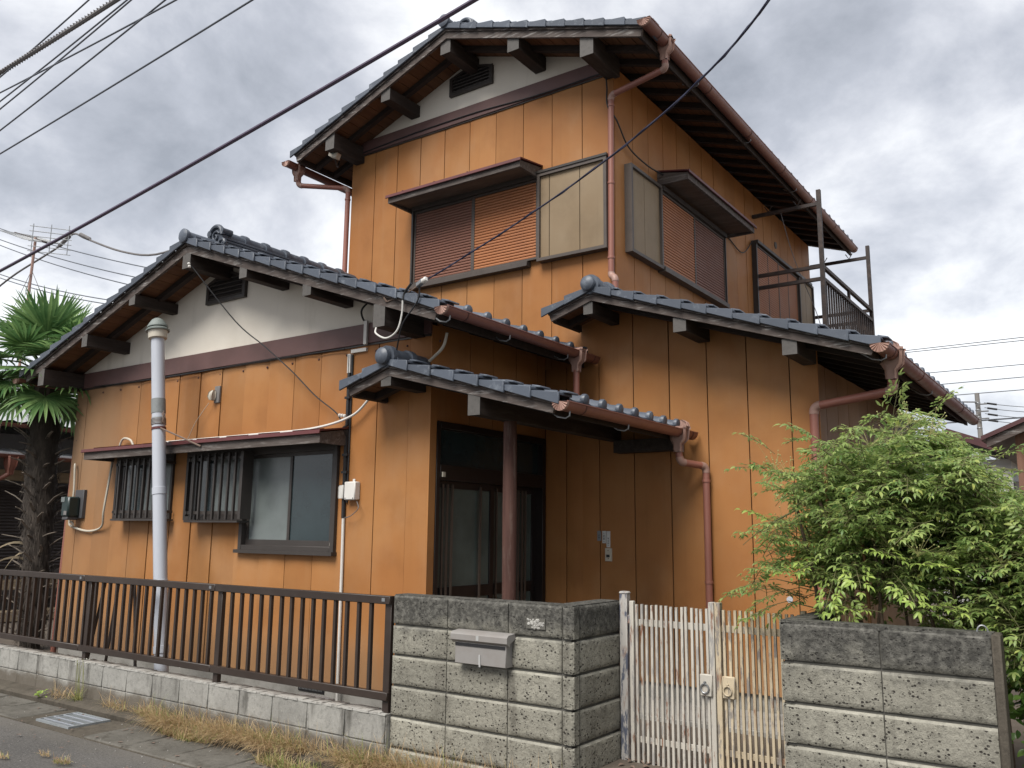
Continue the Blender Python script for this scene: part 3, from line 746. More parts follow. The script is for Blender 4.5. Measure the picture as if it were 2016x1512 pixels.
# upper storey, street face
j2 = jt(-4.452, 0.3587, -7.4, -3.7)
siding(up, 'y', 7.0, -7.35, -3.735, j2, lambda u: 3.2, 6.12, (), 'siding')
# ground storey right part, same plane; panel joints differ
j1 = jt(-3.92, 0.3575, -4.5, -1.9)
ur = lambda X: 3.66 - 0.325 * abs(X + 3.70) + 0.04
siding(rw, 'y', 6.9985, -4.10, -1.905, j1, 0.36, ur, (), 'siding', brk=(-3.70,))
siding(rw, 'y', 6.9985, -4.515, -4.10, [-4.2775], 0.36, 3.2, (), 'siding')
siding(rw, 'x', -1.905, 7.012, 11.0, jt(7.21, 0.36, 7.05, 11), 0.36, 2.99, (), 'siding_dull', sgn=1)
siding(up, 'x', -3.73, 7.012, 13.55, jt(7.03, 0.36, 7.1, 13.5), 3.3, 6.19, (), 'siding', sgn=1)
siding(up, 'x', -7.35, 7.012, 13.55, jt(7.03, 0.36, 7.1, 13.5), 3.3, 6.1, (), 'siding', sgn=-1)
uu = lambda X: 6.82 - (0.337 if X > -5.46 else 0.362) * abs(X + 5.46) + 0.05
part('gable_wall', MB().prism([(-7.15, 7.004, 6.27), (-3.76, 7.004, 6.27), (-3.76, 7.004, 6.30), (-5.46, 7.004, uu(-5.46)), (-7.15, 7.004, uu(-7.15) + 0.02)], (0, 0.04, 0)), 'plaster', HO)
part('beam_band', MB().prism([(-7.36, 6.972, 6.122), (-3.72, 6.972, 6.122), (-3.72, 6.972, 6.27), (-3.80, 6.972, 6.282), (-7.2, 6.972, 6.282), (-7.36, 6.972, 6.20)], (0, 0.032, 0)), 'band', HO)
part('band_flashing', MB().box(-7.35, -3.74, 6.984, 7.0, 6.106, 6.120), 'alu_dark', HO)

def gable_vent(xc, y, zb, w, zs, za):
    f = MB(); h = w / 2
    out = [(xc - h, zb), (xc + h, zb), (xc + h, zs), (xc + h * 0.06, za), (xc - h * 0.06, za), (xc - h, zs)]
    k = 0.86
    inn = [(xc + (px - xc) * k, zb + 0.035 + (pz - zb) * 0.80) for px, pz in out]
    n = len(out)
    for i in range(n):
        a, b = out[i], out[(i + 1) % n]; c, d = inn[(i + 1) % n], inn[i]
        f.prism([(a[0], y - 0.035, a[1]), (b[0], y - 0.035, b[1]), (c[0], y - 0.035, c[1]), (d[0], y - 0.035, d[1])], (0, 0.045, 0))
    v = part('gable_vent', f, 'alu_dark', HO)
    part('vent_backing', MB().prism([(p[0], y - 0.004, p[1]) for p in inn], (0, 0.006, 0)), 'black', v)
    nz = 5
    for q in range(nz):
        z = zb + 0.05 + q * (za - zb - 0.10) / nz
        hw = h * 0.86 if z < zs - 0.01 else h * 0.86 * max(0.1, (za - z) / (za - zs))
        part('slat', MB().prism([(xc - hw, y - 0.030, z), (xc - hw, y - 0.006, z + 0.035), (xc - hw, y - 0.004, z + 0.028), (xc - hw, y - 0.028, z - 0.006)], (2 * hw, 0, 0)), 'alu_dark', v)
gable_vent(-7.275, 5.272, 3.905, 0.63, 4.12, 4.235)
gable_vent(-5.515, 7.002, 6.468, 0.60, 6.685, 6.765)

# ------------------------------------------------------------------ roofs
C = 0.2135
def roof(key, xr, zb, bh, yf, R, L, rafters, eaveR=True, eaveL=True, fieldR=True):
    """R, L = (slope, run, y back, rake course length). zb: underside of barge at the ridge."""
    def Pf(sgn, sl): return lambda s, y, n: (xr + sgn * s, y, zb - sl * s + n)
    dk = MB()
    for sgn, (sl, run, yb) in ((1, R), (-1, L)):
        P = Pf(sgn, sl)
        dk.prism([P(0, yf + 0.031, 0.068), P(run - 0.01, yf + 0.031, 0.068), P(run - 0.01, yf + 0.031, bh + 0.005), P(0, yf + 0.031, bh + 0.005)], (0, yb - yf - 0.031, 0))
    rf = part('roof', dk, 'deck', HO)
    for sgn, (sl, run, yb) in ((1, R), (-1, L)):
        P = Pf(sgn, sl)
        part('barge_board', MB().prism([P(0, yf, 0), P(run, yf, 0), P(run + 0.02, yf, bh * 0.70), P(0, yf, bh * 0.70)], (0, 0.03, 0)), 'barge', rf)
        part('barge_trim', MB().prism([P(0, yf - 0.016, bh * 0.73), P(run + 0.02, yf - 0.016, bh * 0.73), P(run + 0.03, yf - 0.016, bh), P(0, yf - 0.016, bh)], (0, 0.045, 0)), 'barge', rf)
        part('eave_fascia', MB().prism([P(run - 0.03, yf + 0.031, -0.01), P(run, yf + 0.031, -0.01), P(run, yf + 0.031, bh), P(run - 0.03, yf + 0.031, bh)], (0, yb - yf - 0.04, 0)), 'rafter', rf)
        # soffit boards
        s = 0.0; w = 0.152
        while s < run - 0.04:
            e_ = min(s + w - 0.006, run - 0.03)
            part('soffit_board', MB().prism([P(s + 0.002, yf + 0.032, 0.052), P(e_, yf + 0.032, 0.052), P(e_, yf + 0.032, 0.064), P(s + 0.002, yf + 0.032, 0.064)], (0, yb - yf - 0.04, 0)), 'soffit', rf)
            s += w
        for y in rafters:
            if y < yb: part('rafter', MB().prism([P(0.0, y, -0.012), P(run - 0.03, y, -0.012), P(run - 0.03, y, 0.05), P(0.0, y, 0.05)], (0, 0.055, 0)), 'rafter', rf)
        # rake tiles, one by one
        nt_ = int(round((run + 0.075) / C)); c = (run + 0.075) / nt_
        y0 = yf - 0.045
        tb = MB()
        lo0, lo1, hi0, hi1 = -0.006, -0.018, 0.038, 0.066
        A = [(0, lo0, 0.007), (c + 0.004, lo1, -0.007), (c + 0.004, hi1, -0.007), (0.0, hi0, 0.007)]
        B_ = [(p_, q_, r_ + 0.02) for p_, q_, r_ in A]
        F = lambda L_: [(sgn * p_, r_, -sl * p_ + q_) for p_, q_, r_ in L_]
        tb.add(F(A) + F(B_), [(0, 1, 2, 3), (7, 6, 5, 4), (0, 4, 5, 1), (1, 5, 6, 2), (2, 6, 7, 3), (3, 7, 4, 0)])
        tp_ = [(0.0, hi0), (c + 0.004, hi1), (c + 0.004, hi1 - 0.020), (0.0, hi0 - 0.018)]
        tb.prism([(sgn * p_, 0.006, -sl * p_ + q_) for p_, q_ in tp_], (0, 0.17, 0))
        tb.prism([(sgn * p_, 0.060, -sl * p_ + q_) for p_, q_ in [(c - 0.030, hi1 - 0.004), (c + 0.045, hi1 + 0.004), (c + 0.045, hi1 + 0.018), (c - 0.030, hi1 + 0.014)]], (0, 0.13, 0))
        me = mesh('roof_tile', tb, M['tile'], bevel=0.004)
        for k in range(nt_):
            p = P(k * c, y0 + rnd.uniform(-0.004, 0.004), bh + rnd.uniform(-0.002, 0.003))
            o = link('roof_tile', me, rf, p)
            o.rotation_euler = (0, 0, rnd.gauss(0, 0.006))
        # tiled field and eave tiles
        ey = yf + 0.10; pit = 0.2555
        nty = max(1, int((yb - ey) / pit)); prof = []
        def h(t): return -0.016 * math.sin(PI * t / 0.70) if t < 0.70 else 0.040 * math.sin(PI * (t - 0.70) / 0.30)
        ts = [0, 0.18, 0.36, 0.54, 0.70, 0.76, 0.85, 0.94]
        ncs = max(1, int(round((run + 0.07) / 0.235))); cc = (run + 0.07) / ncs
        fm = MB()
        for k in range(ncs - (1 if (eaveR if sgn > 0 else eaveL) else 0)):
            ys = [ey + pit * (q + t) for q in range(nty) for t in ts] + [ey + pit * nty]
            hs_ = [h(t) for q in range(nty) for t in ts] + [h(0)]
            rows = []
            for s, dn in ((k * cc, 0.022), ((k + 1) * cc, 0.046), ((k + 1) * cc, 0.020)):
                rows.append([P(s, y, bh + dn + hh) for y, hh in zip(ys, hs_)])
            nn = len(ys); fm.add(rows[0] + rows[1] + rows[2], [(r * nn + i, r * nn + i + 1, (r + 1) * nn + i + 1, (r + 1) * nn + i) for r in (0, 1) for i in range(nn - 1)])
        if fm.v: part('tile_field', fm, 'tile', rf, kind='stuff')
        if (eaveR if sgn > 0 else eaveL):
            em = MB(); tt = ts + [1.0]; nn = len(tt)
            rows = []
            for s, dn in ((0, 0.022), (cc, 0.046), (cc, 0.000)):
                rows.append([(sgn * s, pit * t, -sl * s + dn + (h(t) if dn > 0.01 else min(h(t), 0.0) - (0.016 if t < 0.7 else 0.0))) for t in tt])
            rows.append([(sgn * (cc - 0.02), y, z) for (_, y, z) in rows[2]])
            em.add(sum(rows, []), [(r * nn + i, r * nn + i + 1, (r + 1) * nn + i + 1, (r + 1) * nn + i) for r in (0, 1, 2) for i in range(nn - 1)])
            em.lathe((sgn * (cc - 0.02), pit * 0.85, -sl * cc + 0.046 + 0.012), (sgn, 0, -0.12), [(0.043, 0), (0.045, 0.022), (0.040, 0.032), (0.018, 0.040)], 12)
            me = mesh('eave_tile', em, M['tile'], recalc=True)
            for q in range(nty):
                o = link('eave_tile', me, rf, P((ncs - 1) * cc, ey + pit * q, bh + rnd.uniform(-0.003, 0.003)))
    return rf

rfU = roof('upper', -5.46, 6.82, 0.105, 6.47, (0.337, 2.29, 13.95), (0.362, 2.30, 13.95), [6.74] + [7.03 + 0.345 * k for k in range(20)])
rfW = roof('wing', -7.27, 4.285, 0.10, 4.77, (0.347, 3.20, 6.985), (0.347, 2.95, 10.5), [5.03] + [5.40 + 0.36 * k for k in range(14)])
rfR = roof('right', -3.70, 3.66, 0.085, 6.47, (0.325, 2.325, 11.25), (0.325, 0.42, 6.985), [6.73] + [7.08 + 0.36 * k for k in range(12)])
rfP = roof('porch', -4.58, 2.81, 0.085, 4.84, (0.265, 1.51, 6.98), (0.30, 0.42, 5.262), [5.10] + [5.46 + 0.36 * k for k in range(5)])

# purlins and beams that carry the gable overhangs
def purlin(x0, x1, z0, z1, ye, yw):
    p = part('purlin', MB().box(x0, x1, ye, yw, z0, z1), 'beam', HO, bevel=0.004)
    part('beam_end', MB().box(x0 - 0.002, x1 + 0.002, ye - 0.004, ye - 0.0005, z0 - 0.002, z1 + 0.002), 'beam_end', p)
for a in [(-7.33, -7.21, 4.13, 4.285), (-6.43, -6.33, 3.885, 3.995), (-5.555, -5.455, 3.585, 3.695), (-8.22, -8.12, 3.89, 4.0), (-9.08, -8.98, 3.55, 3.68), (-4.705, -4.585, 3.20, 3.385), (-9.95, -9.83, 3.20, 3.385)]: purlin(*a, 4.775, 5.30)
for a in [(-5.55, -5.42, 6.665, 6.83), (-4.665, -4.53, 6.40, 6.55), (-3.815, -3.675, 6.065, 6.275), (-6.41, -6.28, 6.375, 6.515), (-7.29, -7.15, 6.02, 6.215)]: purlin(*a, 6.495, 7.03)
for a in [(-3.785, -3.695, 3.545, 3.65), (-2.92, -2.81, 3.275, 3.395), (-2.02, -1.91, 2.98, 3.10)]: purlin(*a, 6.488, 7.03)
for a, yw in [((-4.665, -4.565, 2.735, 2.825), 5.285), ((-3.795, -3.69, 2.445, 2.605), 6.999)]: purlin(*a, 4.848, yw)
part('porch_post', MB().tube([(-3.735, 5.30, 0.20), (-3.737, 5.30, 1.0), (-3.742, 5.305, 1.7), (-3.742, 5.30, 2.446)], [0.054, 0.052, 0.055, 0.051], 16), 'post', HO)
part('porch_lintel', MB().box(-3.70, -3.07, 6.86, 6.985, 2.33, 2.44), 'beam', HO)

# ridges
def ridge(x, z, y0, y1, stack, disc_r, oni):
    rp = part('ridge', MB().box(x - 0.10, x + 0.10, y0 + 0.05, y1, z - 0.06, z + 0.01), 'tile', HO)
    zz = z
    for k in range(stack):
        part('ridge_course', MB().box(x - 0.125 + 0.012 * k, x + 0.125 - 0.012 * k, (oni or y0) + 0.02, y1, zz + 0.012, zz + 0.034), 'tile', rp, bevel=0.004)
        zz += 0.034
    r = 0.072
    a = (oni or y0) + 0.02
    n = max(1, int(round((y1 - a) / 0.27))); st = (y1 - a) / n
    for k in range(n):
        b0 = a + st * k
        part('ridge_tile', MB().lathe((x, b0, zz + 0.02), (0, 1, 0), [(r + 0.018, -0.005), (r + 0.020, 0.030), (r + 0.018, 0.055), (r + 0.002, 0.062), (r, st)], 16), 'tile', rp)
    if oni:  # low tile run with its round end in front of the ornament
        part('ridge_tile', MB().lathe((x, y0 - 0.02, z + 0.01), (0, 1, 0), [(0.05, 0), (0.058, 0.03), (0.056, oni - y0)], 14), 'tile', rp)
    dm = 0.028 if oni else 0.042
    e_ = MB().lathe((x, y0 - 0.02, z + (0.015 if oni else 0.02)), (0, -1, 0), [(disc_r * 0.92, -0.03), (disc_r, 0), (disc_r * 0.97, 0.4 * dm), (disc_r * 0.72, 0.75 * dm), (disc_r * 0.3, 0.96 * dm), (0.001, dm)], 20)
    part('ridge_end_disc', e_, 'tile', rp)
    if oni:
        q = MB(); y = oni
        # ornament: an arched slab with a rolled rim, curls at its sides and a boss
        arch = [(x + 0.135 * math.cos(a_), z + 0.16 + 0.135 * math.sin(a_)) for a_ in [PI * k / 14 for k in range(15)]]
        outl = [(x + 0.15, z - 0.03)] + arch + [(x - 0.15, z - 0.03)]
        q.prism([(a_, y - 0.01, b_) for a_, b_ in outl], (0, 0.05, 0))
        q.tube([Vector((a_, y - 0.015, b_)) for a_, b_ in arch], 0.030, 8)
        for sg in (1, -1):
            sp = [Vector((x + sg * (0.155 + 0.006 * t - (0.062 - 0.0055 * t) * math.cos(t * 0.8)), y - 0.028, z + 0.035 + (0.062 - 0.0055 * t) * math.sin(t * 0.8))) for t in range(10)]
            q.tube(sp, 0.022, 7)
            q.lathe((x + sg * 0.13, y - 0.02, z + 0.21), (0, 1, 0), [(0.02, -0.02), (0.045, -0.015), (0.045, 0.12)], 10)
        sp = [Vector((x + (0.085 - 0.007 * t) * math.cos(t * 0.75 + 0.4), y - 0.022, z + 0.15 + (0.085 - 0.007 * t) * math.sin(t * 0.75 + 0.4))) for t in range(11)]
        q.tube(sp, 0.015, 7)
        q.v = [(x + (a_ - x) * 0.76, y + (b_ - y) * 0.9, z - 0.02 + (c_ - z + 0.02) * 0.76) for a_, b_, c_ in q.v]
        part('ridge_ornament', q, 'tile', rp)
ridge(-7.27, 4.43, 4.74, 7.0, 3, 0.072, 5.10)
ridge(-5.46, 6.985, 6.44, 13.9, 3, 0.072, 6.80)
ridge(-3.70, 3.785, 6.43, 7.0, 0, 0.068, None)
ridge(-4.60, 2.94, 4.80, 5.27, 0, 0.068, None)
vt = MB()
part('ridge_flashing', MB().box(-3.73, -3.66, 7.0, 11.2, 3.70, 3.80), 'red_tin', HO)

# ------------------------------------------------------------------ gutters and downpipes
def gutter(x, y0, y1, z, r=0.055, dz=0.0, cap=True, brackets=()):
    L = y1 - y0; mb = MB(); n = 12
    an = [PI + PI * k / n for k in range(n + 1)]
    pr = [(r * math.cos(a), r * math.sin(a) * 1.05) for a in an] + [((r - 0.005) * math.cos(a), (r - 0.005) * math.sin(a) * 1.05) for a in reversed(an)]
    # rolled front lip
    mb.prism([(x + a, y0, z + b) for a, b in pr], (0, L, dz))
    mb.tube([(x + r, y0, z + 0.002), (x + r, y1, z + dz + 0.002)], 0.006, 6)
    g = part('gutter', mb, 'gutter', HO)
    ncl = max(2, int(L / 0.95))
    for k in range(ncl):
        y = y0 + 0.25 + k * (L - 0.35) / max(1, ncl - 1)
        if y > y1 - 0.05: continue
        zz = z + dz * (y - y0) / L
        rb = MB(); ro = r + 0.003
        pr2 = [(ro * math.cos(a), ro * 1.05 * math.sin(a)) for a in an] + [((r + 0.0005) * math.cos(a), (r + 0.0005) * 1.05 * math.sin(a)) for a in reversed(an)]
        rb.prism([(x + a, y, zz + b) for a, b in pr2], (0, 0.012, 0))
        part('gutter_band', rb, 'gutter_dark', g)
    if cap:
        c = MB(); pts = []
        m_ = 18
        for k in range(m_ + 1):
            a = PI + PI * k / m_
            pts.append((x + (r + 0.006) * math.cos(a), y0 - (0.006 if k % 2 else 0.018), z + (r + 0.006) * math.sin(a)))
        ctr = (x, y0 - 0.010, z + 0.004)
        back = [(p[0], y0 + 0.012, p[2]) for p in pts]
        c.add([ctr] + pts + back, [(0, k + 1, k + 2) for k in range(m_)] + [(k + 1, m_ + 2 + k, m_ + 3 + k, k + 2) for k in range(m_)])
        part('gutter_end_fan', c, 'pvc_pink', g, flat=True)
    for yb in brackets:
        zz = z + dz * (yb - y0) / L
        part('gutter_bracket', MB().tube([(x - 0.16, yb, zz - 0.03), (x - 0.08, yb, zz - 0.085), (x - 0.02, yb, zz - 0.098), (x + 0.012, yb, zz - 0.085), (x + 0.015, yb, zz - 0.05)], 0.006, 6), 'steel', g)
    return g
def rectloft(secs, c=0.3):
    """secs: (cx, cy, z, halfx, halfy); rounded rectangles lofted"""
    mb = MB(); rings = []
    for cx, cy_, z, hx, hy in secs:
        k = min(hx, hy) * c
        rings.append([(cx + sx * (hx - (k if j == sw else 0)), cy_ + sy * (hy - (0 if j == sw else k)), z)
                      for sx, sy, sw in ((1, 1, 0), (-1, 1, 1), (-1, -1, 0), (1, -1, 1)) for j in (0, 1)])
    n = 8; vs = sum(rings, [])
    fs = [(i * n + k, i * n + (k + 1) % n, (i + 1) * n + (k + 1) % n, (i + 1) * n + k) for i in range(len(rings) - 1) for k in range(n)]
    fs += [tuple(range(n))[::-1], tuple(range((len(rings) - 1) * n, len(rings) * n))]
    return mb.add(vs, fs)
def hopper(x, y, z, mat='pvc_pink', s=1.05):
    h = rectloft([(x, y, z + 0.028 * s, 0.080 * s, 0.062 * s), (x, y, z + 0.012 * s, 0.080 * s, 0.062 * s), (x, y, z + 0.010 * s, 0.074 * s, 0.056 * s), (x, y, z - 0.075 * s, 0.066 * s, 0.050 * s),
                  (x - 0.01, y, z - 0.115 * s, 0.036 * s, 0.036 * s), (x - 0.01, y, z - 0.175 * s, 0.034 * s, 0.034 * s)])
    return part('gutter_hopper', h, mat, HO)
def downpipe(pts, r=0.030, clips=(), mat='pipe'):
    P = [Vector(p) for p in pts]; mb = MB(); tr0 = r * 1.5
    TR = lambda i: min(tr0, 0.42 * (P[i] - P[i - 1]).length, 0.42 * (P[i + 1] - P[i]).length)
    for i in range(len(P) - 1):
        d = (P[i + 1] - P[i]).normalized()
        a = P[i] + (d * TR(i) if i else Vector()); b = P[i + 1] - (d * TR(i + 1) if i < len(P) - 2 else Vector())
        mb.tube([a, b], r, 14)
    dp = part('downpipe', mb, mat, HO)
    for i in range(1, len(P) - 1):
        d0 = (P[i] - P[i - 1]).normalized(); d1 = (P[i + 1] - P[i]).normalized()
        tr = TR(i); a, b = P[i] - d0 * tr * 1.1, P[i] + d1 * tr * 1.1
        pts2 = [a - d0 * 0.006] + [a * (1 - t) ** 2 + P[i] * 2 * t * (1 - t) + b * t * t for t in [k / 7 for k in range(8)]] + [b + d1 * 0.006]
        part('elbow', MB().tube(pts2, r * 1.10, 14), 'pvc_pink', dp)
    for c in clips:
        k = len(P) - 2
        for i in range(len(P) - 1):
            if min(P[i].z, P[i + 1].z) <= c <= max(P[i].z, P[i + 1].z): k = i
        t = (c - P[k].z) / (P[k + 1].z - P[k].z); q = P[k].lerp(P[k + 1], t)
        part('pipe_clip', MB().lathe(q - Vector((0, 0, 0.011)), (0, 0, 1), [(r + 0.005, 0), (r + 0.006, 0.011), (r + 0.005, 0.022)], 14), 'pipe', dp)
    return dp
gutter(-3.945, 4.70, 6.97, 3.245, brackets=(4.78, 5.55, 6.45))
gutter(-2.985, 4.805, 6.965, 2.475, brackets=(4.90, 5.75))
gutter(-3.105, 6.41, 13.85, 6.165, r=0.060, dz=-0.05, brackets=(7.6, 9.1, 10.8))
gutter(-1.305, 6.42, 11.2, 2.975, r=0.060, dz=-0.02, brackets=(6.55, 8.4))
gutter(-7.90, 6.42, 13.85, 6.01, r=0.058, dz=-0.03)
gutter(-10.315, 4.70, 10.4, 3.30, r=0.05)
hopper(-3.105, 6.86, 6.165)
downpipe([(-3.115, 6.86, 5.98), (-3.115, 6.87, 5.905), (-3.74, 6.955, 5.86), (-3.755, 6.955, 4.02), (-3.70, 6.93, 3.99), (-3.70, 6.93, 3.80)], clips=(5.75, 4.95, 4.20))
hopper(-1.305, 6.82, 2.975, s=1.15); hopper(-2.985, 6.70, 2.478); hopper(-3.945, 6.64, 3.248)
downpipe([(-1.315, 6.82, 2.77), (-1.315, 6.83, 2.69), (-1.935, 6.945, 2.63), (-1.950, 6.945, 0.2)], r=0.034, clips=(2.28, 1.2))
downpipe([(-2.995, 6.70, 2.29), (-2.985, 6.71, 2.21), (-2.855, 6.94, 2.185), (-2.862, 6.945, 0.2)], clips=(2.06, 1.22))
downpipe([(-3.955, 6.64, 3.08), (-3.955, 6.64, 2.80)])
downpipe([(-10.315, 5.9, 3.22), (-10.315, 5.88, 3.1), (-10.06, 5.34, 2.95), (-10.06, 5.30, 0.2)], r=0.03)
hopper(-7.90, 6.62, 6.01)
downpipe([(-7.90, 6.62, 5.85), (-7.90, 6.64, 5.78), (-7.395, 6.98, 5.745), (-7.395, 6.98, 3.7)], clips=(5.6, 4.6))
hopper(-13.9, 6.1, 3.15)
part('overflow_lip', rectloft([(-1.31, 6.95, 2.99, 0.05, 0.03), (-1.33, 6.94, 3.07, 0.055, 0.03), (-1.35, 6.94, 3.10, 0.03, 0.03)]), 'pvc_pink', HO)
part('overflow_lip', rectloft([(-2.99, 6.83, 2.50, 0.045, 0.028), (-3.01, 6.83, 2.555, 0.05, 0.028), (-3.03, 6.83, 2.58, 0.03, 0.028)]), 'pvc_pink', HO)

# ------------------------------------------------------------------ shutters and windows
def shutter(axis, at, u0, u1, z0, z1, mat, sgn=-1, muntin=False):
    """louvred sheet shutter standing proud of the wall by a few cm; at = outer plane"""
    def P(u, z, d): return (u, at + d, z) if axis == 'y' else (at - sgn * d, u, z)
    fr = MB(); t = 0.022
    for a, b, c, d in ((u0, u1, z0, z0 + t), (u0, u1, z1 - t, z1), (u0, u0 + t, z0 + t, z1 - t), (u1 - t, u1, z0 + t, z1 - t)):
        fr.prism([P(a, c, -0.004), P(b, c, -0.004), P(b, d, -0.004), P(a, d, -0.004)], Vector(P(0, 0, 0.04)) - Vector(P(0, 0, 0)))
    f = part('shutter', fr, 'alu_brown', HO)
    n = max(4, int(round((z1 - z0 - 2 * t) / 0.0315))); ph = (z1 - z0 - 2 * t) / n
    mb = MB(); a, b = u0 + t, u1 - t
    for k in range(n):
        z = z0 + t + k * ph
        pr = [(0.014, 0.0), (0.002, ph * 0.12), (0.0, ph * 0.5), (0.004, ph * 0.8), (0.014, ph)]
        vs = [P(u, z + dz, d) for d, dz in pr for u in (a, b)]
        mb.add(vs, [(2 * i, 2 * i + 1, 2 * i + 3, 2 * i + 2) for i in range(len(pr) - 1)])
    part('louvre_sheet', mb, mat, f, recalc=False, flat=True)
    if muntin: part('muntin', MB().prism([P((u0 + u1) / 2 - 0.008, z0 + t, -0.002), P((u0 + u1) / 2 + 0.008, z0 + t, -0.002), P((u0 + u1) / 2 + 0.008, z1 - t, -0.002), P((u0 + u1) / 2 - 0.008, z1 - t, -0.002)], Vector(P(0, 0, 0.02)) - Vector(P(0, 0, 0))), 'alu_dark', f)
    return f
def shutter_box(axis, at, back, u0, u1, z0, z1, joints, sgn=-1):
    def P(u, z, d): return (u, at + d, z) if axis == 'y' else (at - sgn * d, u, z)
    D = abs(back - at); vec = Vector(P(0, 0, D)) - Vector(P(0, 0, 0)); fr = MB(); t = 0.032
    for a, b, c, d in ((u0, u1, z0, z0 + t), (u0, u1, z1 - t, z1), (u0, u0 + t, z0 + t, z1 - t), (u1 - t, u1, z0 + t, z1 - t)):
        fr.prism([P(a, c, 0), P(b, c, 0), P(b, d, 0), P(a, d, 0)], vec)
    f = part('shutter_box', fr, 'alu_brown', HO)
    ed = [u0 + t] + joints + [u1 - t]
    for i in range(len(ed) - 1):
        a = ed[i] + (0.004 if i else 0); b = ed[i + 1] - (0.004 if i < len(ed) - 2 else 0)
        part('siding_panel', MB().prism([P(a, z0 + t, 0.028), P(b, z0 + t, 0.028), P(b, z1 - t, 0.028), P(a, z1 - t, 0.028)], vec * 0.12), 'siding_beige', f)
    part('box_core', MB().prism([P(u0 + t, z0 + t, 0.046), P(u1 - t, z0 + t, 0.046), P(u1 - t, z1 - t, 0.046), P(u0 + t, z1 - t, 0.046)], vec * 0.05), 'core', f)
# upper front window
shutter('y', 6.955, -6.265, -5.425, 4.335, 5.185, 'shut_br')
shutter('y', 6.945, -5.42, -4.585, 4.335, 5.185, 'shut_or')
part('window_sill', MB().box(-6.30, -4.70, 6.915, 6.998, 4.275, 4.330), 'alu_brown', HO, bevel=0.003)
part('window_head', MB().box(-6.29, -4.55, 6.92, 6.998, 5.19, 5.235), 'alu_brown', HO)
part('window_jamb', MB().box(-6.29, -6.268, 6.925, 6.998, 4.33, 5.19), 'alu_dark', HO)
shutter_box('y', 6.905, 6.998, -4.575, -3.775, 4.295, 5.225, [-4.44, -4.085])
part('box_head', MB().box(-4.58, -3.765, 6.895, 6.998, 5.226, 5.25), 'alu_dark', HO)
# upper side windows
shutter_box('x', -3.645, -3.728, 7.19, 7.90, 4.315, 5.225, [7.52], sgn=1)
shutter('x', -3.67, 7.915, 8.79, 4.355, 5.185, 'shut_or', sgn=1)
shutter('x', -3.678, 8.795, 9.70, 4.355, 5.185, 'shut_br', sgn=1)
part('window_sill', MB().box(-3.728, -3.635, 7.92, 9.72, 4.30, 4.35), 'alu_brown', HO)
part('window_head', MB().box(-3.728, -3.64, 7.92, 9.72, 5.19, 5.24), 'alu_dark', HO)
part('window_jamb', MB().box(-3.728, -3.66, 9.705, 9.725, 4.35, 5.19), 'alu_dark', HO)
shutter('x', -3.67, 10.86, 11.76, 4.0, 5.44, 'shut_or', sgn=1, muntin=True)
shutter('x', -3.678, 11.765, 12.66, 4.0, 5.44, 'shut_or', sgn=1, muntin=True)
shutter_box('x', -3.645, -3.728, 12.68, 13.42, 3.95, 5.47, [13.05], sgn=1)
part('window_head', MB().box(-3.728, -3.63, 10.82, 13.3, 5.45, 5.49), 'alu_dark', HO)
part('window_jamb', MB().box(-3.728, -3.655, 10.82, 10.855, 3.9, 5.45), 'alu_dark', HO)
part('round_vent', MB().lathe((-3.729, 11.85, 5.72), (1, 0, 0), [(0.05, 0), (0.05, 0.012), (0.03, 0.02)], 12), 'nb_grey', HO)

def hood(axis, at, proj, u0, u1, zw, zf, th, sgn=-1, worn='hoodwood'):
    """small tin-roofed canopy; zw / zf: top height at the wall and at the front"""
    def P(u, d, z): return (u, at - d, z) if axis == 'y' else (at + d, u, z)
    V = lambda L: Vector(P(L, 0, 0)) - Vector(P(0, 0, 0))
    L = u1 - u0
    h = part('window_canopy', MB().prism([P(u0 + 0.03, 0, zf - 0.030), P(u0 + 0.03, proj - 0.03, zf - 0.035 - th * 0.35), P(u0 + 0.03, proj - 0.03, zf - 0.012), P(u0 + 0.03, 0, zw - 0.012)], V(L - 0.06)), 'hoodunder', HO)
    part('fascia', MB().prism([P(u0, proj - 0.03, zf - th), P(u0, proj, zf - th), P(u0, proj, zf - 0.006), P(u0, proj - 0.03, zf - 0.003)], V(L)), worn, h)
    for a in (u0, u1 - 0.028):
        part('side_fascia', MB().prism([P(a, 0.0, zf - th), P(a, proj - 0.03, zf - th), P(a, proj - 0.03, zf - 0.004), P(a, 0.0, zw - 0.006)], V(0.028)), worn, h)
    part('tin_roof', MB().prism([P(u0 - 0.02, 0.0, zw + 0.002), P(u0 - 0.02, proj + 0.015, zf), P(u0 - 0.02, proj + 0.018, zf - 0.022), P(u0 - 0.02, proj + 0.028, zf - 0.018), P(u0 - 0.02, proj + 0.022, zf + 0.014), P(u0 - 0.02, 0.0, zw + 0.014)], V(L + 0.04)), 'red_tin', h)
    for k in range(int(L / 0.45)):
        a = u0 + 0.22 + k * 0.45
        part('tin_seam', MB().prism([P(a, 0.0, zw + 0.012), P(a, proj + 0.022, zf + 0.012), P(a, proj + 0.022, zf + 0.022), P(a, 0.0, zw + 0.024)], V(0.012)), 'red_tin', h)
    return h
hood('y', 6.998, 0.39, -6.36, -4.58, 5.335, 5.275, 0.075)
hood('x', -3.728, 0.35, 7.95, 9.95, 5.415, 5.345, 0.080, sgn=1)
hood('y', 5.268, 0.33, -9.13, -5.44, 2.490, 2.435, 0.095)

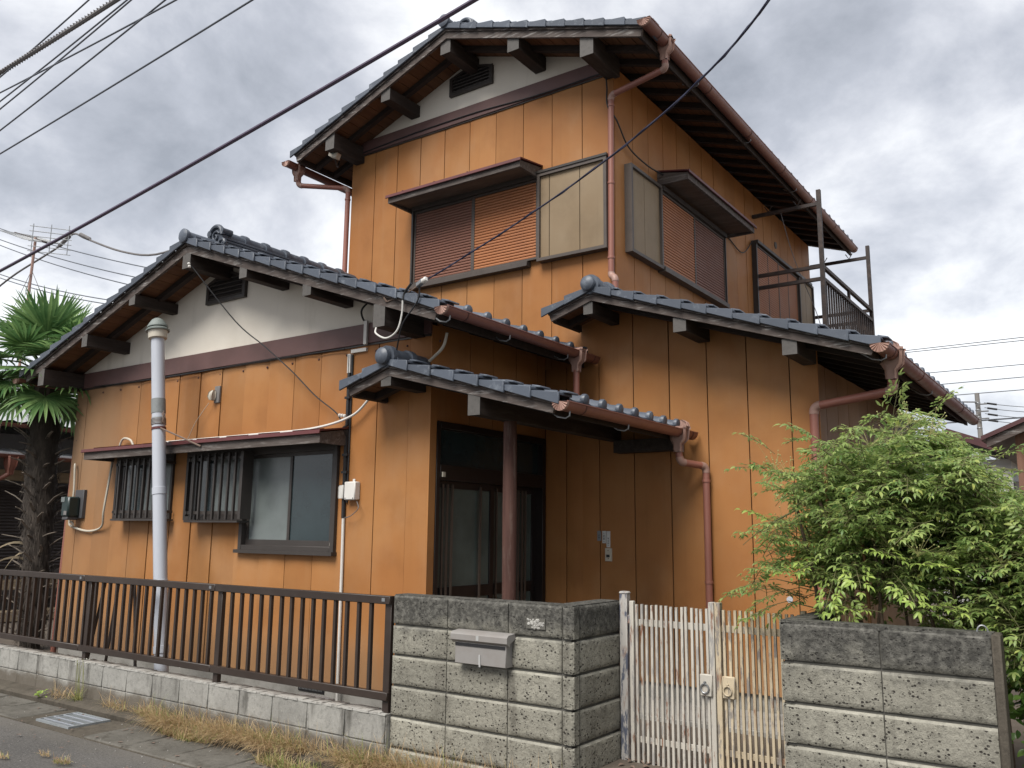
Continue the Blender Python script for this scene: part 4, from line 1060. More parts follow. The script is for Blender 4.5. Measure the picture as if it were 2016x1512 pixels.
# kitchen side of the wing: sliding window and two grilled windows
def pane(mb_, mat, parent): return part('pane', mb_, mat, parent)
wf = MB()
for a in ((-6.82, -6.77, 1.43, 2.40), (-5.585, -5.535, 1.43, 2.40)): wf.box(a[0], a[1], 5.235, 5.33, a[2], a[3])
wf.box(-6.77, -5.585, 5.235, 5.33, 1.43, 1.475).box(-6.77, -5.585, 5.235, 5.33, 2.31, 2.40)
win = part('window', wf, 'alu_dark', HO, bevel=0.003)
part('sill', MB().box(-6.84, -5.525, 5.205, 5.268, 1.40, 1.432), 'alu_dark', win)
for a, b, y, mt in ((-6.77, -6.125, 5.285, 'glass_light'), (-6.165, -5.585, 5.258, 'glass_dark')):
    sf = MB()
    for c in ((a, a + 0.032, 1.475, 2.31), (b - 0.032, b, 1.475, 2.31)): sf.box(c[0], c[1], y, y + 0.026, c[2], c[3])
    sf.box(a + 0.032, b - 0.032, y, y + 0.026, 1.475, 1.525).box(a + 0.032, b - 0.032, y, y + 0.026, 2.28, 2.31)
    part('sash', sf, 'alu_dark', win)
    part('pane', MB().box(a + 0.032, b - 0.032, y + 0.010, y + 0.016, 1.525, 2.28), mt, win)
part('sash_latch', MB().box(-5.60, -5.588, 5.25, 5.258, 1.48, 1.51), 'ivory', win)
def grille_window(u0, u1, z0, bars, gx0, gx1):
    f = MB()
    f.box(u0, u0 + 0.035, 5.245, 5.33, z0, 2.40).box(u1 - 0.035, u1, 5.245, 5.33, z0, 2.40).box(u0 + 0.035, u1 - 0.035, 5.245, 5.33, z0, z0 + 0.04).box(u0 + 0.035, u1 - 0.035, 5.245, 5.33, 2.33, 2.40)
    w = part('window', f, 'alu_dark', HO)
    mid = (u0 + u1) / 2
    for a, b, y in ((u0 + 0.035, mid + 0.02, 5.29), (mid - 0.02, u1 - 0.035, 5.266)):
        sf = MB()
        sf.box(a, a + 0.028, y, y + 0.022, z0 + 0.04, 2.33).box(b - 0.028, b, y, y + 0.022, z0 + 0.04, 2.33).box(a + 0.028, b - 0.028, y, y + 0.022, z0 + 0.04, z0 + 0.085).box(a + 0.028, b - 0.028, y, y + 0.022, 2.30, 2.33)
        part('sash', sf, 'alu_dark', w); part('pane', MB().box(a + 0.028, b - 0.028, y + 0.008, y + 0.013, z0 + 0.085, 2.30), 'glass_light' if y < 5.28 else 'glass_dark', w)
    for za in (z0 + 0.055, 2.27):
        part('grille_rail', MB().box(gx0, gx1, 5.128, 5.140, za, za + 0.03).box(gx0, gx0 + 0.016, 5.12, 5.245, za, za + 0.028).box(gx1 - 0.016, gx1, 5.12, 5.245, za, za + 0.028), 'alu_dark', w)
    part('grille_sill', MB().box(gx0 - 0.01, gx1 + 0.01, 5.112, 5.25, z0 - 0.022, z0 - 0.004), 'alu_dark', w)
    for b in bars: part('grille_bar', MB().box(b - 0.010, b + 0.010, 5.106, 5.128, z0 + 0.005, 2.335), 'alu_dark', w)
    for yy in (5.16, 5.215): part('grille_bar', MB().box(gx0 - 0.006, gx0 + 0.016, yy, yy + 0.022, z0 + 0.005, 2.335), 'alu_dark', w)
grille_window(-7.72, -6.82, 1.70, [-7.395, -7.285, -7.175, -7.07, -6.965, -6.86, -6.76], -7.50, -6.70)
grille_window(-9.0, -7.95, 1.715, [-8.70, -8.575, -8.465, -8.36, -8.255, -8.15, -8.045, -7.94], -8.80, -7.90)
part('grille_side', MB().box(-6.70, -6.66, 5.12, 5.24, 1.71, 2.34), 'alu_dark', HO)

# entrance: sliding doors with vertical bars, in the side of the wing
df = MB()
df.box(-4.62, -4.505, 5.355, 5.40, 0.30, 2.51).box(-4.62, -4.505, 6.93, 6.985, 0.30, 2.51).box(-4.62, -4.50, 5.40, 6.93, 2.455, 2.51).box(-4.62, -4.50, 5.40, 6.93, 2.03, 2.155).box(-4.64, -4.48, 5.40, 6.93, 0.28, 0.335)
dr = part('entrance', df, 'door', HO, bevel=0.003)
part('transom_pane', MB().box(-4.575, -4.565, 5.40, 6.93, 2.155, 2.455), 'glass_dark', dr)
for y0, y1, xf in ((5.40, 6.215, -4.555), (6.12, 6.93, -4.59)):
    d = MB()
    d.box(xf - 0.03, xf, y0, y0 + 0.05, 0.335, 2.03).box(xf - 0.03, xf, y1 - 0.055, y1, 0.335, 2.03).box(xf - 0.03, xf, y0 + 0.05, y1 - 0.055, 1.97, 2.03).box(xf - 0.03, xf, y0 + 0.05, y1 - 0.055, 1.075, 1.17).box(xf - 0.03, xf, y0 + 0.05, y1 - 0.055, 0.335, 0.47)
    q = part('sliding_door', d, 'door', HO, bevel=0.002)
    part('pane', MB().box(xf - 0.02, xf - 0.014, y0 + 0.05, y1 - 0.055, 0.47, 1.97), 'glass_door', q)
    ys = [5.475, 5.535, 5.60, 5.99] if y0 < 6 else [6.275, 6.62, 6.68, 6.735]
    for yy in ys: part('door_bar', MB().box(xf + 0.004, xf + 0.020, yy, yy + 0.017, 0.40, 2.00), 'doorbar', q)
part('door_sensor', MB().box(-4.50, -4.485, 5.415, 5.445, 2.055, 2.095), 'ivory', dr)

# name plates and bell push on the wall beside the entrance
def plate(name, x0, x1, z0, z1, mat, label, glyphs):
    p = single(name, MB().box(x0, x1, 6.986, 6.997, z0, z1), mat, label, 'name plate', 'plates beside the bell push', bevel=0.002)
    for gx, gz, gs in glyphs:
        mb = MB(); y = 6.9852
        for k in range(3): mb.box(gx - gs * 0.5, gx + gs * 0.5, y, y + 0.001, gz - gs * 0.42 + k * gs * 0.36, gz - gs * 0.42 + k * gs * 0.36 + gs * 0.13)
        mb.box(gx - gs * 0.08, gx + gs * 0.08, y - 0.0003, y + 0.001, gz - gs * 0.5, gz + gs * 0.5)
        part('written_mark', mb, 'ink', p)
plate('name_plate', -3.945, -3.905, 1.545, 1.635, 'greyplate', 'small grey plate left of the two white plates by the door', [(-3.925, 1.575, 0.014), (-3.925, 1.595, 0.012)])
plate('name_plate', -3.892, -3.856, 1.525, 1.635, 'paper', 'short white name plate between the grey plate and the long one', [(-3.874, 1.612, 0.010), (-3.874, 1.590, 0.018), (-3.874, 1.565, 0.020), (-3.874, 1.540, 0.009)])
plate('name_plate', -3.850, -3.812, 1.488, 1.633, 'paper', 'long white name plate directly above the ivory bell push', [(-3.830, 1.567, 0.016), (-3.830, 1.545, 0.014), (-3.830, 1.525, 0.015), (-3.830, 1.506, 0.010)])
bp = single('bell_push', MB().box(-3.862, -3.795, 6.980, 6.997, 1.365, 1.482), 'ivory', 'ivory bell push on the wall below the white plates', 'doorbell', bevel=0.003)
part('push_button', MB().box(-3.846, -3.815, 6.975, 6.980, 1.400, 1.424), 'black', bp)
part('screw', MB().lathe((-3.83, 6.980, 1.46), (0, -1, 0), [(0.005, 0), (0.004, 0.003)], 6).lathe((-3.828, 6.980, 1.388), (0, -1, 0), [(0.005, 0), (0.004, 0.003)], 6), 'gutter_dark', bp)
sm = MB()
for k in range(60):
    top = k < 36
    zx = rnd.uniform(1.575, 1.745) if top else rnd.uniform(1.36, 1.48)
    xx = -3.778 + rnd.gauss(0, 0.008); w_ = rnd.uniform(0.002, 0.010)
    if not top and k % 2: continue
    yy = 6.9965 - k * 0.00002
    sm.box(xx - w_, xx + w_, yy, yy + 0.0006, zx, zx + rnd.uniform(0.004, 0.014))
part('glue_trace', sm, 'scrape', HO)
part('repair_dot', MB().lathe((-2.21, 6.9975, 1.11), (0, -1, 0), [(0.026, 0), (0.024, 0.002)], 16), 'pvc', HO)

# ------------------------------------------------------------------ balcony frame on the right roof
BA = thing('balcony_frame', 'rusty black steel balcony frame with laundry arms beside the upper side wall', 'balcony', (-3.2, 12.2, 3.5))
bz = 0.022
def bar(name, a, b, t=0.022, par=BA, mat='rust'):
    a, b = Vector(a), Vector(b); d = (b - a).normalized()
    s = d.cross(Vector((0, 0, 1))) if abs(d.z) < 0.9 else Vector((1, 0, 0)); s.normalize(); u = s.cross(d)
    return part(name, MB().obox(a - s * t - u * t, b - a, s * 2 * t, u * 2 * t), mat, par)
for y, x, zt in ((10.9, -2.84, 6.03), (13.55, -2.84, 6.03), (10.87, -3.70, 5.03)): bar('post', (x, y, 3.45 if x > -3 else 3.75), (x, y, zt), 0.026)
for y in (10.9, 13.55):
    bar('laundry_arm', (-3.72, y, 5.845), (-2.84, y, 5.845), 0.022)
    for xx in (-3.5, -3.12):
        hk = MB().tube([(xx - 0.05, y, 5.95), (xx, y, 5.868), (xx + 0.05, y, 5.95)], 0.008, 5)
        part('pole_hook', hk, 'rust', BA)
    bar('rail', (-3.70, y, 5.005), (-2.84, y, 5.005)); bar('rail', (-3.70, y, 4.84), (-2.84, y, 4.84))
    bar('rail', (-3.70, y, 4.05), (-2.84, y, 4.05))
bar('rail', (-2.84, 10.92, 5.005), (-2.84, 13.53, 5.005)); bar('rail', (-2.84, 10.92, 4.84), (-2.84, 13.53, 4.84)); bar('rail', (-2.84, 10.92, 4.05), (-2.84, 13.53, 4.05))
bar('rail_stub', (-2.84, 12.2, 4.85), (-2.84, 12.2, 5.0), 0.018)
for k in range(21): bar('baluster', (-2.84, 11.03 + 0.12 * k, 4.06), (-2.84, 11.03 + 0.12 * k, 4.83), 0.011)
for k in range(7): bar('baluster', (-3.58 + 0.11 * k, 13.55, 4.06), (-3.58 + 0.11 * k, 13.55, 4.83), 0.011)
fb_ = MB()
for k in range(9): fb_.box(-3.68 + k * 0.095, -3.60 + k * 0.095, 10.95, 13.5, 4.0, 4.03)
part('floor_boards', fb_, 'rust', BA)
single('cord', MB().tube(curve([(-3.34, 10.9, 5.83), (-3.22, 11.0, 5.2), (-3.0, 11.2, 4.4), (-2.85, 11.0, 3.75)], 6), 0.005, 5), 'cable_gr', 'thin cord hanging from the laundry arm of the balcony', 'cord')

# ------------------------------------------------------------------ vent pipe in front of the wing
VP = thing('vent_pipe', 'tall pale grey plastic vent pipe leaning left in front of the wing', 'pipe', (-7.23, 4.80, 0.25))
b0, t0 = Vector((-7.205, 4.80, 0.30)), Vector((-7.70, 4.80, 3.50)); ax = (t0 - b0).normalized()
at = lambda z: b0 + ax * ((z - b0.z) / ax.z)
R_ = 0.0625
part('pipe_body', MB().tube([at(0.30), at(1.2), at(2.2), at(3.50)], R_, 24), 'pvc', VP)
for z, h_, dr_, mt in ((1.93, 0.075, 0.005, 'pvc'), (1.13, 0.02, 0.004, 'pvc'), (0.50, 0.07, 0.007, 'pvc'), (2.715, 0.15, 0.004, 'pvc_tape'), (2.60, 0.08, 0.004, 'galv')):
    part('pipe_collar' if mt == 'pvc' else 'tape_band', MB().lathe(at(z), ax, [(R_ - 0.002, 0), (R_ + dr_, 0.004), (R_ + dr_, h_ - 0.004), (R_ - 0.002, h_)], 24), mt, VP)
wb_ = MB()
for k in range(5): wb_.lathe(at(2.605 + k * 0.013), ax, [(R_ + 0.004, 0), (R_ + 0.008, 0.003), (R_ + 0.004, 0.007)], 20)
part('wire_wrap', wb_, 'rope', VP)
part('clamp', MB().lathe(at(2.555), ax, [(R_, 0), (R_ + 0.006, 0.002), (R_ + 0.006, 0.024), (R_, 0.026)], 20), 'red_tin', VP)
cp = at(3.47)
part('cap_neck', MB().lathe(cp, ax, [(0.066, 0), (0.088, 0.01), (0.092, 0.085), (0.080, 0.09)], 24), 'ivory', VP)
part('cap', MB().lathe(cp + ax * 0.085, ax, [(0.070, 0), (0.112, 0.0), (0.114, 0.012), (0.098, 0.026), (0.080, 0.034), (0.098, 0.040), (0.098, 0.052), (0.078, 0.085), (0.055, 0.118), (0.030, 0.135), (0.001, 0.14)], 24), 'cap_green', VP)
part('ground_bowl', MB().lathe((-7.16, 4.82, 0.205), (0, 0, 1), [(0.05, 0), (0.16, 0.03), (0.22, 0.085), (0.205, 0.085), (0.13, 0.05), (0.06, 0.045)], 22), 'found', VP)
q = at(2.57)
single('stay_wire', MB().tube([q + Vector((0.06, -0.02, 0)), (-7.3, 4.86, 2.485), (-7.05, 4.925, 2.385)], 0.009, 6), 'rope', 'frayed stay wire running right from the vent pipe to the canopy edge', 'wire', 'stay wires of the vent pipe')
single('stay_wire', MB().tube([q + Vector((-0.06, 0, -0.01)), (-7.70, 4.88, 2.44), (-7.77, 4.93, 2.365)], 0.008, 6), 'rope', 'short stay wire running left from the vent pipe down to the canopy', 'wire', 'stay wires of the vent pipe')
lw = MB()
for k in range(7): lw.tube(curve([q + Vector((0.07, -0.01, 0.04)), q + Vector((0.10 + rnd.gauss(0, .015), -0.03, 0.09 + rnd.gauss(0, .03))), q + Vector((0.085 + rnd.gauss(0, .02), -0.02, 0.16 + rnd.gauss(0, .02)))], 4), 0.003, 4)
single('wire_ends', lw, 'rope', 'tangle of loose wire ends tied to the vent pipe', 'wire')
single('white_rag', rectloft([(-6.94, 4.76, 0.42, 0.10, 0.03), (-6.93, 4.76, 0.445, 0.07, 0.025), (-6.95, 4.76, 0.458, 0.02, 0.01)], 0.5), 'white', 'white plastic rag on the ground behind the railing', 'rag')
single('dark_plank', MB().obox((-5.50, 4.86, 0.30), (0.34, 0.02, -0.015), (0, 0.09, 0.01), (0, 0, 0.025)), 'nb_grey', 'small dark board lying behind the railing near the underfloor vent', 'board', bevel=0.004)

# ------------------------------------------------------------------ boxes and cables on the wing
ME = thing('electricity_meter', 'dark green electricity meter on a grey board at the wing corner', 'meter', (-9.75, 5.22, 1.7))
part('backing_board', MB().box(-9.77, -9.585, 5.225, 5.266, 1.72, 2.04), 'meterb', ME, bevel=0.004)
part('meter_body', MB().box(-9.79, -9.64, 5.09, 5.225, 1.735, 1.96), 'meter', ME, bevel=0.015)
part('terminal_cover', MB().box(-9.775, -9.66, 5.10, 5.226, 1.70, 1.735), 'meterb', ME, bevel=0.006)
part('meter_window', MB().box(-9.795, -9.72, 5.085, 5.09, 1.90, 1.955), 'glass_light', ME)
part('meter_label', MB().box(-9.72, -9.66, 5.086, 5.0895, 1.755, 1.80), 'nb_grey', ME)
BX = thing('cable_box', 'larger white cable box beside the kitchen window', 'box', (-5.33, 5.22, 1.88), 'white cable boxes')
part('box_case', MB().box(-5.395, -5.265, 5.195, 5.262, 1.870, 2.025), 'white', BX, bevel=0.008)
part('hanging_tab', MB().box(-5.345, -5.318, 5.245, 5.255, 2.025, 2.05), 'white', BX, bevel=0.003)
part('screw', MB().lathe((-5.285, 5.195, 1.885), (0, -1, 0), [(0.006, 0), (0.005, 0.003)], 8).lathe((-5.375, 5.195, 1.885), (0, -1, 0), [(0.006, 0), (0.005, 0.003)], 8), 'nb_grey', BX)
single('cable_box', rectloft([(-5.452, 5.235, 1.885, 0.030, 0.026), (-5.452, 5.235, 1.895, 0.032, 0.028), (-5.452, 5.235, 1.985, 0.032, 0.028), (-5.452, 5.235, 2.0, 0.026, 0.022)]), 'white', 'narrow white cable box left of the larger one, by the window', 'box', 'white cable boxes')
SN = thing('wall_outlet', 'small grey outlet box high on the wing wall above the canopy', 'outlet', (-7.3, 5.2, 2.88))
part('plate', MB().box(-7.345, -7.265, 5.245, 5.268, 2.86, 3.03), 'nb_grey', SN, bevel=0.004)
part('cover', rectloft([(-7.335, 5.215, 2.885, 0.022, 0.025), (-7.335, 5.21, 2.92, 0.032, 0.036), (-7.335, 5.215, 2.965, 0.030, 0.03), (-7.33, 5.225, 2.985, 0.015, 0.02)]), 'ivory', SN)
SL = thing('sensor_lamp', 'small cream sensor box under the upper left eave corner', 'lamp', (-7.3, 6.6, 5.99))
part('lamp_case', MB().obox((-7.345, 6.58, 6.01), (0.11, 0.02, -0.055), (-0.01, 0.08, 0.0), (0.035, 0.0, 0.075)), 'ivory', SL, bevel=0.006)
part('lens', MB().obox((-7.29, 6.572, 6.02), (0.035, 0.006, -0.018), (0, 0.008, 0), (0.012, 0, 0.026)), 'cap_green', SL)
part('bracket', MB().tube([(-7.29, 6.65, 5.99), (-7.33, 6.72, 5.93), (-7.40, 6.80, 5.96), (-7.42, 6.84, 6.05)], 0.012, 6), 'rust', SL)

def cable(name, pts, r, mat, label, n=8, cat='cable', group=None, smooth=True, sides=7):
    return single(name, MB().tube(curve(pts, n) if smooth else pts, r, sides), mat, label, cat, group)
cd = thing('cable_conduit', 'black and white cable run down the wing wall right of the window', 'cable', (-5.43, 5.24, 0.2))
part('white_sleeve', MB().box(-5.46, -5.425, 5.235, 5.262, 2.98, 3.15).box(-5.425, -5.24, 5.238, 5.262, 3.155, 3.185).box(-5.255, -5.22, 5.215, 5.238, 3.21, 3.42), 'white', cd)
part('black_run', MB().tube([(-5.443, 5.25, 3.14), (-5.445, 5.25, 2.52), (-5.455, 5.20, 2.48), (-5.45, 5.25, 2.42), (-5.445, 5.25, 1.72)], 0.017, 8).tube([(-5.415, 5.255, 3.14), (-5.415, 5.255, 1.85)], 0.008, 6), 'black', cd)
part('white_run', MB().tube([(-5.443, 5.25, 1.74), (-5.435, 5.25, 1.3), (-5.425, 5.25, 0.20)], 0.013, 8), 'white', cd)
for zz in (2.75, 2.25, 2.1): part('cable_clip', MB().box(-5.47, -5.41, 5.228, 5.268, zz, zz + 0.02), 'black', cd)
cable('cable', [(-5.27, 5.23, 1.86), (-5.22, 5.2, 1.80), (-5.30, 5.2, 1.74), (-5.40, 5.22, 1.72)], 0.004, 'cable_gr', 'thin grey loop of cable hanging under the white boxes')
cable('cable', [(-8.10, 5.20, 2.50), (-7.40, 5.18, 2.495), (-6.6, 5.16, 2.492), (-5.80, 5.16, 2.50), (-5.35, 5.19, 2.58), (-5.14, 5.20, 2.72), (-4.98, 5.15, 2.80), (-4.90, 5.10, 2.80)], 0.011, 'white', 'white cable lying along the canopy roof and curving up to the porch')
cable('cable', [(-8.95, 5.22, 2.46), (-8.86, 5.21, 2.575), (-8.71, 5.21, 2.555), (-8.64, 5.22, 2.46)], 0.012, 'ivory', 'short arched ivory cable rising above the left end of the canopy')
cable('cable', [(-9.86, 5.24, 2.34), (-9.82, 5.22, 2.30), (-9.81, 5.23, 2.0), (-9.83, 5.22, 1.70), (-9.76, 5.22, 1.63), (-9.45, 5.24, 1.58), (-9.15, 5.22, 1.63), (-9.03, 5.16, 1.80), (-8.99, 5.17, 2.15), (-9.03, 5.21, 2.33)], 0.012, 'ivory', 'ivory cable looping from the meter to the left grilled window')
cable('cable', [(-9.72, 5.18, 1.69), (-9.70, 5.20, 1.64), (-9.78, 5.22, 1.625)], 0.012, 'ivory', 'short ivory cable end under the meter')
cable('cable', [(-4.665, 4.765, 3.19), (-4.65, 4.75, 3.14), (-4.53, 4.74, 3.085), (-4.42, 4.74, 3.13), (-4.375, 4.74, 3.25), (-4.36, 4.73, 3.36)], 0.0075, 'white', 'white cable sagging below the end of the wing eave beam')
cable('cable', [(-4.36, 4.73, 3.36), (-4.34, 4.73, 3.42), (-4.25, 4.70, 3.47)], 0.010, 'black', 'black tail joining the sagging white cable to the drop clamp')
cable('cable', [(-4.165, 4.70, 3.44), (-4.20, 4.72, 3.33), (-4.36, 4.74, 3.18), (-4.46, 4.8, 3.05), (-4.62, 4.95, 2.98)], 0.006, 'black', 'thin black cable dropping from the clamp to the porch ridge')
cable('cable', [(-4.30, 5.20, 3.19), (-4.36, 5.22, 3.08), (-4.50, 5.22, 2.98)], 0.012, 'ivory', 'thick ivory cable curving down behind the porch ridge')
cable('cable', [(-7.22, 4.76, 4.18), (-6.83, 5.05, 3.60), (-6.50, 5.15, 3.33), (-6.13, 5.18, 3.06), (-5.80, 5.19, 2.80), (-5.55, 5.20, 2.64), (-5.47, 5.20, 2.56)], 0.006, 'black', 'thin black cable slanting down across the white gable')
si = MB()
for k in range(3): si.lathe(Vector((-5.50 + 0.035 * k, 5.20 - 0.005 * k, 2.605 - 0.006 * k)), (1, 0, -0.15), [(0.010, 0), (0.016, 0.006), (0.016, 0.018), (0.009, 0.024)], 8)
single('insulator', si, 'white', 'row of three tiny white insulators at the foot of the slanting cable', 'insulator', 'cable insulators')
si = MB()
for k in range(2): si.lathe((-7.20 + 0.012 * k, 4.755, 4.165 - 0.03 * k), (0.3, -0.2, -1), [(0.010, 0), (0.016, 0.006), (0.016, 0.018), (0.009, 0.024)], 8)
single('insulator', si, 'white', 'pair of tiny white insulators at the top of the slanting cable', 'insulator', 'cable insulators')
cable('cable', [(-5.25, 5.25, 3.42), (-5.28, 5.23, 3.44), (-5.27, 5.2, 3.52), (-5.20, 5.25, 3.62)], 0.009, 'black', 'short bent black cable end on the white gable above the band')
cable('cable', [(-3.80, 6.96, 6.12), (-3.78, 6.95, 5.95), (-3.765, 6.93, 5.75), (-3.70, 7.0, 5.60), (-3.68, 7.2, 5.40), (-3.68, 7.6, 5.36), (-3.66, 7.95, 5.37)], 0.008, 'black', 'black cable running round the upper corner to the side canopy')
cable('cable', [(-7.2, 6.968, 6.14), (-6.3, 6.965, 6.17), (-5.4, 6.965, 6.17), (-4.6, 6.965, 6.13), (-3.80, 6.965, 6.135)], 0.008, 'black', 'black cable strung along the brown band of the upper gable')
cable('cable', [(-9.6, 5.235, 3.225), (-8.0, 5.235, 3.20), (-6.6, 5.235, 3.215), (-5.5, 5.235, 3.20)], 0.006, 'black', 'black cable strung along the brown band of the wing gable')
cable('cable', [(-3.72, 9.98, 5.28), (-3.70, 10.4, 5.20), (-3.70, 10.8, 5.47)], 0.007, 'black', 'short black cable sagging between the two side windows')
cable('cable', [(-7.38, 5.215, 2.86), (-7.55, 5.2, 2.68), (-7.64, 5.18, 2.505)], 0.003, 'ivory', 'hair-thin cord from the grey outlet to the canopy')

# service drop
SD = thing('service_drop', 'blue black service cable running from the street to the wing eave', 'power line', (-4.17, 4.70, 3.45), 'overhead cables')
P3 = [Vector((-4.17, 4.70, 3.45)), Vector((-2.16, 4.0, 3.69)), Vector((-0.99, 3.2, 3.77))]
L_ = [P3[0] * ((1 - t) * (1 - 2 * t)) + P3[1] * (4 * t * (1 - t)) + P3[2] * (t * (2 * t - 1)) for t in [k / 24 for k in range(25)]]
L_ += [L_[-1] + (L_[-1] - L_[-2]).normalized() * q for q in (0.5, 1.5, 3, 5, 8, 12)]
a_ = MB().tube(L_, 0.0055, 7)
tw = [p + Vector((0, 0.006 * math.sin(i * 1.7), 0.006 * math.cos(i * 1.7))) for i, p in enumerate(L_)]
a_.tube(tw, 0.004, 6)
part('cable_run', a_, 'cable_b', SD)
part('clamp', MB().obox((-4.19, 4.685, 3.425), (0.075, -0.02, 0.022), (0.01, 0.035, 0), (-0.008, 0, 0.035)), 'steel', SD, bevel=0.006)
part('clamp_insulator', MB().lathe((-4.115, 4.675, 3.452), (1, -0.3, 0.25), [(0.016, 0), (0.022, 0.01), (0.022, 0.045), (0.014, 0.055)], 10), 'white', SD)
part('anchor_wire', MB().tube([(-4.18, 4.70, 3.44), (-4.38, 4.755, 3.405), (-4.50, 4.765, 3.395), (-4.56, 4.765, 3.385)], 0.006, 6).tube([(-4.56, 4.765, 3.385), (-4.58, 4.75, 3.42)], 0.009, 6), 'rope', SD)

# ------------------------------------------------------------------ overhead street lines
def far_line(name, a, b, r, mat, label, sag=0.0, ext=(0.6, 0.5), group='overhead cables'):
    a, b = Vector(a), Vector(b)
    ts = [-ext[0] + (1 + ext[0] + ext[1]) * k / 20 for k in range(21)]
    return single(name, MB().tube([a.lerp(b, t) - Vector((0, 0, sag * 4 * t * (1 - t))) for t in ts], r, 7), mat, label, 'power line', group)
far_line('overhead_cable', (-9.39, 4.0, 4.26), (-3.12, 4.0, 5.03), 0.016, 'cable_p', 'thick purple cable crossing in front of both roofs', 0.03, (0.6, 0.35))
bc = far_line('overhead_cable', (-24.88, 10, 14.29), (-18.95, 10, 14.32), 0.055, 'cable_gr', 'thick bundled cable with spiral ties, topmost left corner of sky', 0.02)
sp = MB(); A, B = Vector((-28.0, 10, 14.27)), Vector((-16.0, 10, 14.34))
for k in range(260):
    t = k / 260; p = A.lerp(B, t); an_ = k * 2.1
    sp.v.append(tuple(p + Vector((0, 0.075 * math.sin(an_), 0.075 * math.cos(an_)))))
mbs = MB().tube(sp.v, 0.018, 5); part('spiral_tie', mbs, 'cable_gr', bc)
for a, b, t in [((-24.85, 10, 14.14), (-20.31, 10, 14.83), 'steepest thin line, beside the bundled cable'), ((-24.73, 10, 13.63), (-16.42, 10, 13.36), 'nearly level thin line crossing the other thin lines'),
                ((-24.66, 10, 13.35), (-18.48, 10, 14.14), 'upper line of the close pair of thin lines'), ((-24.61, 10, 13.10), (-18.30, 10, 14.07), 'lower line of the close pair of thin lines'),
                ((-24.45, 10, 12.42), (-16.85, 10, 13.52), 'single thin line just below the close pair'), ((-24.28, 10, 11.69), (-13.65, 10, 12.32), 'lowest thin line of the fan at upper left')]:
    far_line('power_line', a, b, 0.021, 'cable_g', t, 0.02, (0.6, 0.6), 'thin lines fanning at the upper left')
for a, b, r, t in [((-59.4, 25, 21.17), (-42.1, 25, 15.53), .03, 'topmost of the five distant lines passing behind the aerial'), ((-59.2, 25, 20.36), (-42.9, 25, 15.1), .03, 'second of the five distant lines passing behind the aerial'), ((-59.1, 25, 19.95), (-43.4, 25, 14.75), .03, 'third of the five distant lines passing behind the aerial'),
                ((-58.64, 25, 17.88), (-45.37, 25, 14.18), .03, 'fourth of the five distant lines passing behind the aerial'), ((-58.59, 25, 17.63), (-45.87, 25, 14.05), .03, 'lowest of the five distant lines passing behind the aerial')]:
    far_line('power_line', a, b, r, 'cable_g', t, 0.15, (0.6, 0.6), 'distant lines behind the aerial')
cable('overhead_cable', [(-27.5, 11.0, 7.9), (-25.2, 11.0, 8.55), (-23.4, 11.0, 8.86), (-22.6, 11.0, 9.0), (-21.9, 11.0, 9.22), (-21.2, 11.0, 8.95), (-19.5, 11.0, 8.3), (-18.0, 11.0, 7.95), (-16.2, 11.0, 8.0)], 0.026, 'cable_gr', 'sagging cable with splices that dips past the aerial to the wing roof', 5, 'power line', 'overhead cables')
for i, (a, b) in enumerate([((-22.6, 11, 9.0), (-22.1, 11, 9.18)), ((-21.55, 11, 9.15), (-20.9, 11, 8.85))]):
    single('cable_splice', MB().lathe(a, Vector(b) - Vector(a), [(0.01, 0), (0.05, 0.04), (0.05, 0.55), (0.01, 0.6)], 8), 'cable_gr', ['dark cable splice nearer the aerial', 'dark cable splice nearer the wing roof'][i], 'splice', 'cable splices')

# ------------------------------------------------------------------ utility pole and lines on the right
UP = thing('utility_pole', 'concrete utility pole far beyond the right hand roofs', 'utility pole', (-4.46, 40, 0))
part('pole_shaft', MB().tube([(-4.43, 40, 0), (-4.46, 40, 7.5)], [0.12, 0.09], 12), 'polec', UP)
for z in (7.05, 6.75, 6.45, 6.0): part('pole_band', MB().lathe((-4.46, 40, z), (0, 0, 1), [(0.10, 0), (0.108, 0.01), (0.108, 0.05), (0.10, 0.06)], 12), 'steel', UP)
for z, L in ((7.1, -0.55), (6.55, -0.45), (7.0, 0.35), (6.7, 0.4), (6.4, 0.4)): part('cross_arm', MB().tube([(-4.46, 39.8, z), (-4.46 + L, 39.8, z + (0.05 if L < 0 else 0))], 0.03, 6), 'steel', UP)
for z, nme in ((7.05, 'topmost'), (6.85, 'second'), (6.6, 'third'), (6.35, 'lowest')):
    o = single('power_line', MB().tube(curve([(-4.2, 39.8, z), (-3.6, 39.8, z - 0.14), (-2.8, 39.8, z - 0.28), (-1.0, 39.8, z - 0.55), (4, 39.8, z - 0.9)], 5), 0.014, 5), 'cable_g', nme + ' of the short lines leaving the utility pole to the right', 'power line', 'lines leaving the utility pole')
    part('strain_insulator', MB().tube([(-4.1, 39.8, z - 0.03), (-3.75, 39.8, z - 0.11)], 0.04, 6), 'black', o)
for a, b, t in [((-7.03, 40, 9.61), (-2.59, 40, 9.66), 'upper of the top pair of lines at the right'), ((-7.04, 40, 9.52), (-2.60, 40, 9.53), 'lower of the top pair of lines at the right'), ((-6.39, 40, 8.53), (-2.68, 40, 8.54), 'single line below the top pair at the right'), ((-5.83, 40, 7.99), (-2.72, 40, 8.02), 'line halfway between the top pair and the pole top'), ((-5.28, 40, 7.48), (-2.76, 40, 7.50), 'line touching the utility pole top'), ((-5.55, 40, 6.33), (-2.85, 40, 6.37), 'dark thick line passing low across the utility pole')]:
    far_line('power_line', a, b, 0.032 if 'thick' in t else 0.018, 'cable_g', t, 0.0, (1.5, 2.5), 'level lines at the right')

